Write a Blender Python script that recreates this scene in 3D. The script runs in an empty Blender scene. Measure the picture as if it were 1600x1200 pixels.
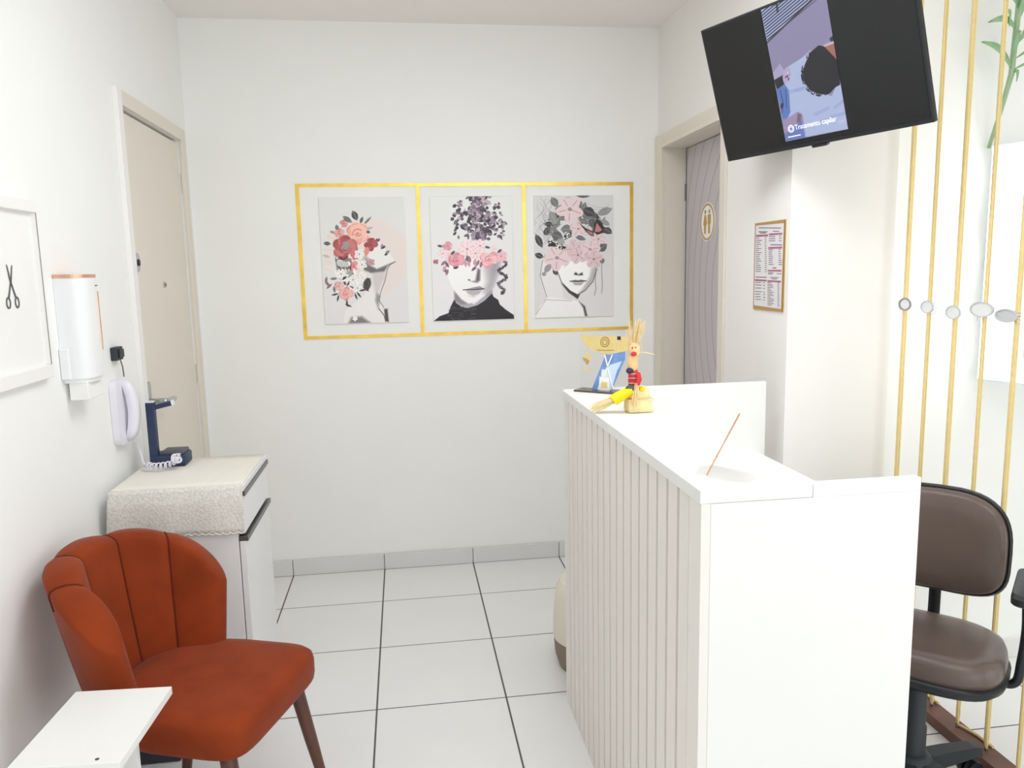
import bpy, bmesh, math, random
import numpy as np
from mathutils import Vector, Matrix

# ------------------------------------------------------------------ camera, light, exposure
SC = bpy.context.scene
COL = SC.collection
PI = math.pi
SC.view_settings.view_transform = 'Standard'
SC.view_settings.look = 'None'
SC.view_settings.gamma = 1.0
SC.view_settings.use_curve_mapping = False
SC.view_settings.exposure = -0.10
SC.cycles.max_bounces = 16
SC.cycles.diffuse_bounces = 12

cam_d = bpy.data.cameras.new('camera')
cam_d.sensor_width = 36.0
cam_d.lens = 1213.0 / 1600 * 36
cam_d.clip_start = 0.02
cam = bpy.data.objects.new('camera', cam_d)
COL.objects.link(cam)
_yaw, _pitch, _roll = 0.13669, 0.145376, -0.020944
_f = Vector((math.sin(_yaw)*math.cos(_pitch), math.cos(_yaw)*math.cos(_pitch), -math.sin(_pitch)))
_r = Vector((math.cos(_yaw), -math.sin(_yaw), 0)); _u = _r.cross(_f)
_c, _s = math.cos(_roll), math.sin(_roll)
_r, _u = _r*_c + _u*_s, _u*_c - _r*_s
cam.matrix_world = Matrix(((_r.x, _u.x, -_f.x, 0), (_r.y, _u.y, -_f.y, 0), (_r.z, _u.z, -_f.z, 1.5), (0, 0, 0, 1)))
SC.camera = cam

world = bpy.data.worlds.new('sky'); SC.world = world; world.use_nodes = True
world.node_tree.nodes['Background'].inputs[0].default_value = (0.92, 0.96, 1.0, 1)
world.node_tree.nodes['Background'].inputs[1].default_value = 1.0

def area(name, loc, target, sx, sy, power, color=(1, 1, 1), spread=180):
    l = bpy.data.lights.new(name, 'AREA'); l.shape = 'RECTANGLE'; l.size = sx; l.size_y = sy
    l.energy = power; l.color = color; l.spread = math.radians(spread)
    o = bpy.data.objects.new(name, l); COL.objects.link(o); o.location = loc
    o.rotation_euler = (Vector(target) - Vector(loc)).to_track_quat('-Z', 'Y').to_euler()
    return o
area('window_daylight', (1.9, -2.25, 1.12), (1.2, 3.0, 1.1), 2.6, 2.1, 27, (0.94, 0.975, 1.0))
area('side_fill_light', (3.95, 0.1, 1.05), (-1.0, 0.6, 1.0), 3.6, 1.9, 40, (0.94, 0.975, 1.0))  # added fill from the right for the left wall; no window there
area('overhead_fill_light', (1.0, 0.4, 2.62), (1.0, 0.4, 0), 1.2, 1.2, 14, (0.95, 0.975, 1.0))  # unseen overhead fill, added to brighten the room
area('overhead_fill_light', (0.45, 2.0, 2.62), (0.45, 2.0, 0), 0.9, 0.9, 21, (0.95, 0.975, 1.0))  # second overhead fill, added to light the back wall more evenly

# ------------------------------------------------------------------ materials
def lin(c):
    return tuple(((v/255)/12.92 if v/255 <= 0.04045 else ((v/255 + 0.055)/1.055)**2.4) for v in c) + (1.0,)

def mat(name, rgb, rough=0.5, metal=0.0, var=0.03, scale=8.0, bump=0.0, bscale=60.0, emit=0.0, spec=0.5, coat=0.0, sheen=0.0):
    m = bpy.data.materials.new(name); m.use_nodes = True
    nt = m.node_tree; b = nt.nodes['Principled BSDF']
    b.inputs['Roughness'].default_value = rough; b.inputs['Metallic'].default_value = metal
    b.inputs['Specular IOR Level'].default_value = spec
    if coat: b.inputs['Coat Weight'].default_value = coat
    if sheen:
        b.inputs['Sheen Weight'].default_value = sheen; b.inputs['Sheen Roughness'].default_value = 0.4
    tc = nt.nodes.new('ShaderNodeTexCoord')
    n = nt.nodes.new('ShaderNodeTexNoise'); n.inputs['Scale'].default_value = scale; n.inputs['Detail'].default_value = 3
    nt.links.new(tc.outputs['Object'], n.inputs['Vector'])
    r = nt.nodes.new('ShaderNodeValToRGB'); c = lin(rgb)
    r.color_ramp.elements[0].position = 0.25; r.color_ramp.elements[1].position = 0.75
    r.color_ramp.elements[0].color = tuple(max(0, v*(1 - var)) for v in c[:3]) + (1,)
    r.color_ramp.elements[1].color = tuple(min(1, v*(1 + var)) for v in c[:3]) + (1,)
    nt.links.new(n.outputs['Fac'], r.inputs['Fac']); nt.links.new(r.outputs['Color'], b.inputs['Base Color'])
    if bump:
        n2 = nt.nodes.new('ShaderNodeTexNoise'); n2.inputs['Scale'].default_value = bscale; n2.inputs['Detail'].default_value = 4
        nt.links.new(tc.outputs['Object'], n2.inputs['Vector'])
        bm = nt.nodes.new('ShaderNodeBump'); bm.inputs['Strength'].default_value = bump; bm.inputs['Distance'].default_value = 0.004
        nt.links.new(n2.outputs['Fac'], bm.inputs['Height']); nt.links.new(bm.outputs['Normal'], b.inputs['Normal'])
    if emit:
        b.inputs['Emission Color'].default_value = c; b.inputs['Emission Strength'].default_value = emit
    return m

WALL = mat('wall_paint', (241, 242, 240), 0.75, var=0.012, scale=3, bump=0.08, bscale=35)
WALLW = mat('wall_paint_warm', (236, 234, 231), 0.75, var=0.012, scale=3, bump=0.08, bscale=35)
CEIL = mat('ceiling_paint', (238, 234, 231), 0.85, var=0.012, scale=2, bump=0.05)
TILE = mat('floor_tile_glaze', (228, 228, 228), 0.22, var=0.015, scale=3, spec=0.4)
GROUT = mat('grout', (92, 88, 88), 0.9, var=0.08, scale=30)
SKIRT = mat('skirting_tile', (220, 220, 220), 0.3, var=0.02, scale=5)
CREAM = mat('cream_door_paint', (226, 219, 207), 0.45, var=0.012, scale=4)
CREAMW = mat('white_frame_paint', (238, 237, 234), 0.5, var=0.012, scale=4)
STONE = mat('door_frame_paint', (222, 215, 203), 0.5, var=0.015, scale=6)
GAPSHADE = mat('gap_shade_dark', (40, 38, 40), 0.9)  # near-black colour standing in for shade inside gaps
LAM = mat('white_laminate', (232, 232, 230), 0.35, var=0.008, scale=4)
SLATM = mat('slat_laminate', (232, 228, 222), 0.4, var=0.012, scale=6)
GOLD = mat('gold_tape', (240, 202, 100), 0.36, metal=1.0, var=0.15, scale=14, bump=0.25, bscale=90)
BRASS = mat('brass_foil', (206, 172, 96), 0.35, metal=0.85, var=0.06, scale=20)
CHROME = mat('brushed_chrome', (186, 188, 190), 0.25, metal=1.0, var=0.05, scale=20)
ALU = mat('grey_aluminium', (120, 120, 120), 0.35, metal=0.8, var=0.05, scale=12)
BLACK = mat('black_plastic', (26, 29, 33), 0.45, var=0.06, scale=20)
BLACKM = mat('matt_black_plastic', (44, 50, 56), 0.55, var=0.05, scale=20)
TVGLASS = mat('tv_black_glass', (20, 22, 25), 0.22, var=0.02, scale=6)
NAVY = mat('navy_plastic', (38, 52, 84), 0.5, var=0.06, scale=14)
NAVYT = mat('grey_tray_plastic', (82, 82, 92), 0.5, var=0.06, scale=14)
WPLAST = mat('white_plastic', (236, 238, 240), 0.3, var=0.008, scale=5)
LPLAST = mat('intercom_plastic', (230, 228, 238), 0.35, var=0.008, scale=5)
ROSE = mat('rose_gold', (226, 178, 152), 0.3, metal=0.7, var=0.1, scale=30)
VELVET = mat('rust_velvet', (136, 56, 25), 0.85, var=0.16, scale=9, bump=0.25, bscale=300, spec=0.12, sheen=0.12)
PIPING = mat('dark_rust_piping', (98, 40, 22), 0.9, var=0.1, scale=30, spec=0.1)
WOODD = mat('walnut_wood', (92, 54, 40), 0.4, var=0.2, scale=18, coat=0.2)
BEAMW = mat('mahogany_wood', (108, 72, 62), 0.5, var=0.2, scale=16)
LEATHER = mat('brown_leather', (96, 82, 76), 0.3, var=0.06, scale=10, bump=0.1, bscale=180)
CORD = mat('gold_cord', (224, 202, 142), 0.6, var=0.05, scale=60)
PAPER = mat('white_paper', (238, 238, 236), 0.7, var=0.008)
BLUEP = mat('pale_blue_paper', (206, 210, 238), 0.7)
INKG = mat('grey_ink', (96, 96, 98), 0.7)
STRAW = mat('straw', (232, 210, 160), 0.75, var=0.14, scale=60)
HUSK = mat('corn_husk', (236, 222, 170), 0.7, var=0.1, scale=40, bump=0.4, bscale=150)
SKIN = mat('tan_felt', (238, 196, 140), 0.8, var=0.05)
RED = mat('red_cloth', (206, 54, 56), 0.8)
YEL = mat('yellow_cloth', (238, 214, 22), 0.75, var=0.08, scale=40)
GRN = mat('dark_green_cloth', (74, 82, 70), 0.8)
BLUEK = mat('navy_cloth', (56, 50, 78), 0.8)
BLUEC = mat('blue_print', (112, 148, 206), 0.5, var=0.2, scale=30)
BLUEL = mat('light_blue_print', (196, 214, 240), 0.5, var=0.08, scale=30)
LEAF = mat('bamboo_leaf', (138, 176, 132), 0.5, var=0.15, scale=20)
STEM = mat('bamboo_stem', (150, 176, 140), 0.5, var=0.1, scale=20)
BEIGE = mat('beige_canvas', (226, 220, 206), 0.8, var=0.03, bump=0.2, bscale=200)
TAUPE = mat('taupe_base', (136, 122, 104), 0.6)
EYEG = mat('grey_eye_felt', (196, 198, 200), 0.8)
EYEW = mat('pale_eye_felt', (226, 228, 228), 0.8)
EYED = mat('dark_grey_felt', (150, 148, 150), 0.8)
LEDM = mat('lit_border_glare', (245, 250, 255), 0.4, emit=2.6)
BULB = mat('lit_bulb', (248, 252, 255), 0.3, emit=9.0)
MIRR = mat('mirror_glass', (240, 244, 246), 0.03, metal=1.0, var=0.0)
SILV = mat('pale_mirror_frame', (222, 230, 234), 0.35, var=0.01)
TEXTW = mat('screen_white', (225, 230, 250), 0.5, emit=0.75)

def glass_mat():
    m = bpy.data.materials.new('clear_acrylic'); m.use_nodes = True; nt = m.node_tree
    out = nt.nodes['Material Output']; nt.nodes.remove(nt.nodes['Principled BSDF'])
    t = nt.nodes.new('ShaderNodeBsdfTransparent'); t.inputs[0].default_value = (0.985, 0.987, 0.99, 1)
    g = nt.nodes.new('ShaderNodeBsdfGlossy'); g.inputs['Roughness'].default_value = 0.05
    f = nt.nodes.new('ShaderNodeValue'); f.outputs[0].default_value = 0.06
    x = nt.nodes.new('ShaderNodeMixShader')
    nt.links.new(f.outputs[0], x.inputs[0]); nt.links.new(t.outputs[0], x.inputs[1]); nt.links.new(g.outputs[0], x.inputs[2])
    nt.links.new(x.outputs[0], out.inputs['Surface']); return m
ACRYL = glass_mat()

def lace_mat():
    m = mat('white_lace', (226, 224, 217), 0.9, var=0.02, bump=0.0)
    nt = m.node_tree; b = nt.nodes['Principled BSDF']
    tc = nt.nodes.new('ShaderNodeTexCoord')
    v = nt.nodes.new('ShaderNodeTexVoronoi'); v.inputs['Scale'].default_value = 130
    v2 = nt.nodes.new('ShaderNodeTexNoise'); v2.inputs['Scale'].default_value = 110; v2.inputs['Detail'].default_value = 3
    add = nt.nodes.new('ShaderNodeMath'); add.operation = 'ADD'
    bp = nt.nodes.new('ShaderNodeBump'); bp.inputs['Strength'].default_value = 0.5; bp.inputs['Distance'].default_value = 0.002
    nt.links.new(tc.outputs['Object'], v.inputs['Vector']); nt.links.new(tc.outputs['Object'], v2.inputs['Vector'])
    nt.links.new(v.outputs['Distance'], add.inputs[0]); nt.links.new(v2.outputs['Fac'], add.inputs[1])
    rp = nt.nodes.new('ShaderNodeValToRGB'); rp.color_ramp.elements[0].position = .05; rp.color_ramp.elements[0].color = lin((232, 230, 224))
    rp.color_ramp.elements[1].position = .75; rp.color_ramp.elements[1].color = lin((212, 209, 202))
    nt.links.new(v.outputs['Distance'], rp.inputs['Fac']); nt.links.new(rp.outputs[0], b.inputs['Base Color'])
    nt.links.new(add.outputs[0], bp.inputs['Height']); nt.links.new(bp.outputs['Normal'], b.inputs['Normal'])
    return m
LACE = lace_mat()
CLOTHT = mat('white_woven_cloth', (228, 225, 216), 0.9, var=0.015, bump=0.12, bscale=120)

def wave_door_mat():
    """Lilac grey door skin printed with fine curved contour lines."""
    m = bpy.data.materials.new('lilac_contour_print'); m.use_nodes = True; nt = m.node_tree; b = nt.nodes['Principled BSDF']
    b.inputs['Roughness'].default_value = 0.45
    tc = nt.nodes.new('ShaderNodeTexCoord'); mp = nt.nodes.new('ShaderNodeMapping')
    mp.inputs['Location'].default_value = (0, 0.30, -0.84); mp.inputs['Scale'].default_value = (0, 1.0, 0.62)
    w = nt.nodes.new('ShaderNodeTexWave'); w.wave_type = 'RINGS'; w.rings_direction = 'SPHERICAL'
    w.inputs['Scale'].default_value = 4.2; w.inputs['Distortion'].default_value = 0.8; w.inputs['Detail'].default_value = 1.0; w.inputs['Detail Scale'].default_value = 1.4
    r = nt.nodes.new('ShaderNodeValToRGB')
    r.color_ramp.elements[0].position = 0.0; r.color_ramp.elements[0].color = lin((172, 163, 170))
    r.color_ramp.elements[1].position = 0.10; r.color_ramp.elements[1].color = lin((192, 186, 191))
    nt.links.new(tc.outputs['Object'], mp.inputs['Vector']); nt.links.new(mp.outputs[0], w.inputs['Vector'])
    nt.links.new(w.outputs['Fac'], r.inputs['Fac']); nt.links.new(r.outputs[0], b.inputs['Base Color'])
    return m

def print_mat(name, canvas, emit=0.0, rough=0.5, gain=1.0):
    im = bpy.data.images.new(name, canvas.w, canvas.h)
    px = np.ones((canvas.h, canvas.w, 4), np.float32); px[..., :3] = np.clip(canvas.p[::-1]*gain, 0, 1)
    im.pixels.foreach_set(px.ravel()); im.update()
    m = bpy.data.materials.new(name); m.use_nodes = True; nt = m.node_tree; b = nt.nodes['Principled BSDF']
    t = nt.nodes.new('ShaderNodeTexImage'); t.image = im; b.inputs['Roughness'].default_value = rough
    if emit:
        b.inputs['Base Color'].default_value = (0.01, 0.01, 0.01, 1); b.inputs['Emission Strength'].default_value = emit
        nt.links.new(t.outputs[0], b.inputs['Emission Color'])
    else:
        nt.links.new(t.outputs[0], b.inputs['Base Color'])
    return m

# ------------------------------------------------------------------ mesh helpers
class MB:
    def __init__(s): s.bm = bmesh.new()
    def box(s, x0, x1, y0, y1, z0, z1, bev=0.0, M=None):
        t = bmesh.new(); bmesh.ops.create_cube(t, size=1)
        bmesh.ops.scale(t, vec=(x1 - x0, y1 - y0, z1 - z0), verts=t.verts)
        bmesh.ops.translate(t, vec=((x0 + x1)/2, (y0 + y1)/2, (z0 + z1)/2), verts=t.verts)
        if bev: bmesh.ops.bevel(t, geom=t.edges[:], offset=bev, segments=2, profile=0.5, affect='EDGES')
        return s._add(t, M)
    def _add(s, t, M=None):
        if M is not None: bmesh.ops.transform(t, matrix=M, verts=t.verts)
        bmesh.ops.recalc_face_normals(t, faces=t.faces)
        me = bpy.data.meshes.new('tmp'); t.to_mesh(me); t.free(); s.bm.from_mesh(me); bpy.data.meshes.remove(me); return s
    def tube(s, pts, r, n=8, cap=True, flat=1.0):
        """Tube through pts; r a number or one per point; flat squashes the section."""
        P = [Vector(p) for p in pts]; R = r if isinstance(r, (list, tuple)) else [r]*len(P)
        t = bmesh.new(); rings = []; ref = None
        for i, p in enumerate(P):
            d = ((P[min(i + 1, len(P) - 1)] - P[max(i - 1, 0)])).normalized()
            if ref is None: ref = Vector((0, 0, 1)) if abs(d.z) < 0.9 else Vector((1, 0, 0))
            a = (ref - d*ref.dot(d)).normalized(); b = d.cross(a); ref = a
            rings.append([t.verts.new(p + a*math.cos(2*PI*k/n)*R[i]*flat + b*math.sin(2*PI*k/n)*R[i]) for k in range(n)])
        for i in range(len(P) - 1):
            for k in range(n): t.faces.new((rings[i][k], rings[i][(k + 1) % n], rings[i + 1][(k + 1) % n], rings[i + 1][k]))
        if cap: t.faces.new(rings[0][::-1]); t.faces.new(rings[-1])
        return s._add(t)
    def loft(s, rings, cap=True, M=None):
        t = bmesh.new(); V = [[t.verts.new(p) for p in r] for r in rings]; n = len(V[0])
        for i in range(len(V) - 1):
            for k in range(n): t.faces.new((V[i][k], V[i][(k + 1) % n], V[i + 1][(k + 1) % n], V[i + 1][k]))
        if cap: t.faces.new(V[0][::-1]); t.faces.new(V[-1])
        return s._add(t, M)
    def lathe(s, prof, n=24, M=None):
        return s.loft([[(r*math.cos(2*PI*k/n), r*math.sin(2*PI*k/n), z) for k in range(n)] for r, z in prof], True, M)
    def prism(s, pts, z0, z1, M=None):
        return s.loft([[(x, y, z0) for x, y in pts], [(x, y, z1) for x, y in pts]], True, M)
    def sphere(s, c, rx, ry, rz, n=14):
        t = bmesh.new(); bmesh.ops.create_uvsphere(t, u_segments=n, v_segments=max(6, n*2//3), radius=1)
        bmesh.ops.scale(t, vec=(rx, ry, rz), verts=t.verts); bmesh.ops.translate(t, vec=c, verts=t.verts); return s._add(t)
    def grid(s, rows, closed=False):
        V = [[s.bm.verts.new(p) for p in r] for r in rows]
        for i in range(len(V) - 1):
            m = len(V[i])
            for k in range(m if closed else m - 1):
                s.bm.faces.new((V[i][k], V[i][(k + 1) % m], V[i + 1][(k + 1) % m], V[i + 1][k]))
        return s
    def build(s, name, m, parent=None, smooth=False, loc=None, angle=40):
        me = bpy.data.meshes.new(name); s.bm.to_mesh(me); s.bm.free()
        me.materials.append(m)
        if smooth:
            me.polygons.foreach_set('use_smooth', [True]*len(me.polygons))
            try: me.set_sharp_from_angle(angle=math.radians(angle))
            except Exception: pass
        o = bpy.data.objects.new(name, me); COL.objects.link(o)
        if parent is not None: o.parent = parent
        if loc is not None: o.location = loc
        return o

def thing(name, label, cat, loc=(0, 0, 0), rz=0.0, group=None):
    o = bpy.data.objects.new(name, None); COL.objects.link(o); o.empty_display_size = 0.1
    o.location = loc; o.rotation_euler = (0, 0, rz); o['label'] = label; o['category'] = cat
    if group: o['group'] = group
    return o
def tag(o, label, cat, group=None):
    o['label'] = label; o['category'] = cat
    if group: o['group'] = group
    return o
def struct(o, label=None):
    o['kind'] = 'structure'
    if label: o['label'] = label
    return o
def box(name, m, x0, x1, y0, y1, z0, z1, bev=0.0, parent=None, smooth=False):
    return MB().box(x0, x1, y0, y1, z0, z1, bev).build(name, m, parent, smooth)
def rounded(w, h, r, n=5, cx=0, cy=0):
    P = []
    for sx, sy, a0 in ((1, 1, 0), (-1, 1, PI/2), (-1, -1, PI), (1, -1, 1.5*PI)):
        for k in range(n + 1):
            a = a0 + k*PI/2/n; P.append((cx + sx*(w/2 - r) + r*math.cos(a), cy + sy*(h/2 - r) + r*math.sin(a)))
    return P
def sheet(name, m, corners, parent=None, thick_dir=None):
    """A flat print: TL, TR, BR, BL corners with a 0..1 UV."""
    me = bpy.data.meshes.new(name); me.from_pydata([tuple(c) for c in corners], [], [(3, 2, 1, 0)])
    uv = me.uv_layers.new(name='UVMap'); co = {3: (0, 0), 2: (1, 0), 1: (1, 1), 0: (0, 1)}
    for l in me.loops: uv.data[l.index].uv = co[l.vertex_index]
    me.materials.append(m); o = bpy.data.objects.new(name, me); COL.objects.link(o)
    if parent is not None: o.parent = parent
    return o
def smooth_path(pts, sub=6):
    P = [Vector(p) for p in pts]; out = []
    for i in range(len(P) - 1):
        a, b, c, d = P[max(i - 1, 0)], P[i], P[i + 1], P[min(i + 2, len(P) - 1)]
        for k in range(sub):
            t = k/sub; out.append(0.5*((2*b) + (c - a)*t + (2*a - 5*b + 4*c - d)*t*t + (3*b - 3*c + d - a)*t**3))
    out.append(P[-1]); return out
def AX(origin, ux, uy, uz):
    M = Matrix.Identity(4)
    for i, v in enumerate((ux, uy, uz)):
        for j in range(3): M[j][i] = v[j]
    for j in range(3): M[j][3] = origin[j]
    return M
# ------------------------------------------------------------------ flat prints (posters, screen, price list), painted in code
class Canvas:
    """A small RGB picture painted with soft-edged shapes. quad = the four corners (TL, TR, BR, BL) of the sheet in the
    drawing units used by the shapes; everything is mapped to the sheet's own rectangle."""
    def __init__(s, w, h, quad, bg):
        s.w, s.h = w, h
        s.p = np.ones((h, w, 3), np.float32) * np.array(bg, np.float32) / 255
        src = np.array(quad, float); dst = np.array([(0, 0), (w, 0), (w, h), (0, h)], float)
        A = []; b = []
        for (x, y), (u, v) in zip(src, dst):
            A.append([x, y, 1, 0, 0, 0, -u*x, -u*y]); b.append(u)
            A.append([0, 0, 0, x, y, 1, -v*x, -v*y]); b.append(v)
        s.H = np.append(np.linalg.solve(np.array(A), np.array(b)), 1).reshape(3, 3)
        s.k = math.sqrt(abs(w*h / max(1, 0.5*abs(np.dot(src[:, 0], np.roll(src[:, 1], 1)) - np.dot(src[:, 1], np.roll(src[:, 0], 1))))))
    def T(s, pts):
        q = np.c_[np.array(pts, float), np.ones(len(pts))] @ s.H.T
        return q[:, :2] / q[:, 2:3]
    def _blend(s, x0, x1, y0, y1, a, col):
        c = np.array(col, np.float32) / 255
        r = s.p[y0:y1, x0:x1]
        r += (c - r) * a[..., None].astype(np.float32)
    def _box(s, P, m):
        x0 = max(0, int(P[:, 0].min() - m)); x1 = min(s.w, int(P[:, 0].max() + m) + 1)
        y0 = max(0, int(P[:, 1].min() - m)); y1 = min(s.h, int(P[:, 1].max() + m) + 1)
        return x0, x1, y0, y1
    def _dist(s, P, X, Y, closed):
        d = np.full(X.shape, 1e9); n = len(P)
        for i in range(n if closed else n - 1):
            a = P[i]; b = P[(i + 1) % n]; e = b - a; L = e @ e + 1e-9
            t = np.clip(((X - a[0])*e[0] + (Y - a[1])*e[1]) / L, 0, 1)
            d = np.minimum(d, (X - a[0] - t*e[0])**2 + (Y - a[1] - t*e[1])**2)
        return np.sqrt(d)
    def poly(s, pts, col, a=1.0, soft=2.0):
        P = s.T(pts); sf = max(1.0, soft*s.k); x0, x1, y0, y1 = s._box(P, sf + 1)
        if x1 <= x0 or y1 <= y0: return
        Y, X = np.mgrid[y0:y1, x0:x1] + 0.5
        ins = np.zeros(X.shape, bool); n = len(P)
        for i in range(n):
            xa, ya = P[i]; xb, yb = P[(i + 1) % n]
            if ya == yb: continue
            ins ^= ((ya > Y) != (yb > Y)) & (X < (xb - xa)*(Y - ya)/(yb - ya) + xa)
        d = s._dist(P, X, Y, True)
        s._blend(x0, x1, y0, y1, a*np.clip(0.5 + np.where(ins, d, -d)/sf, 0, 1), col)
    def line(s, pts, w, col, a=1.0):
        P = s.T(pts); w = w*s.k/2; x0, x1, y0, y1 = s._box(P, w + 2)
        if x1 <= x0 or y1 <= y0: return
        Y, X = np.mgrid[y0:y1, x0:x1] + 0.5
        d = s._dist(P, X, Y, False)
        s._blend(x0, x1, y0, y1, a*np.clip(w + 0.5 - d, 0, 1)*min(1, 2*w), col)
    def ell(s, x, y, rx, ry, rot, col, a=1.0, soft=2.0):
        c, q = math.cos(rot), math.sin(rot)
        s.poly([(x + rx*math.cos(t)*c - ry*math.sin(t)*q, y + rx*math.cos(t)*q + ry*math.sin(t)*c)
                for t in np.linspace(0, 2*math.pi, 18, endpoint=False)], col, a, soft)
    def leaf(s, x, y, L, W, rot, col, vein=None):
        c, q = math.cos(rot), math.sin(rot)
        pr = [(-1, 0), (-.5, .75), (0, 1), (.5, .7), (1, 0), (.5, -.7), (0, -1), (-.5, -.75)]
        f = lambda u, v: (x + u*L*c - v*W*q, y + u*L*q + v*W*c)
        s.poly([f(u, v) for u, v in pr], col, 1, 2)
        if vein: s.line([f(-.9, 0), f(.9, 0)], 2.5, vein, .8)
    def rose(s, x, y, r, light, mid, dark, rng):
        for k in range(7):
            t = k*0.9 + rng.random()
            s.ell(x + .55*r*math.cos(t), y + .5*r*math.sin(t), .55*r, .45*r, t, mid if k % 2 else light, 1, 3)
            s.line([(x + r*.95*math.cos(t + u), y + r*.85*math.sin(t + u)) for u in (-.4, 0, .4)], max(2, r*.06), dark, .45)
        s.ell(x, y, .55*r, .5*r, 0, light, 1, 6)
        for k in range(5):
            q = r*(.52 - .09*k); t0 = k*1.9 + rng.random()
            s.line([(x + q*math.cos(t0 + u), y + q*.9*math.sin(t0 + u)) for u in np.linspace(0, 2.6, 6)], max(2, r*.09), dark if k % 2 else mid, .7)
        s.ell(x, y, .12*r, .1*r, 0, dark, .7, 3)
    def bloom(s, x, y, r, light, dark, rng, n=5):
        t0 = rng.random()*6
        for k in range(n):
            t = t0 + k*2*math.pi/n
            s.ell(x + .5*r*math.cos(t), y + .5*r*math.sin(t), .58*r, .40*r, t, light, 1, 4)
            s.line([(x + .1*r*math.cos(t), y + .1*r*math.sin(t)), (x + .85*r*math.cos(t), y + .85*r*math.sin(t))], max(2, r*.07), dark, .55)
            s.line([(x + r*math.cos(t + u)*.98, y + r*math.sin(t + u)*.9) for u in (.25, .55)], max(2, r*.06), dark, .5)
        s.ell(x, y, .16*r, .14*r, 0, dark, .8, 4)
    def grad(s, top, bot):
        t = np.linspace(0, 1, s.h, dtype=np.float32)[:, None, None]
        s.p[:] = (np.array(top, np.float32)*(1 - t) + np.array(bot, np.float32)*t)/255


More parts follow.
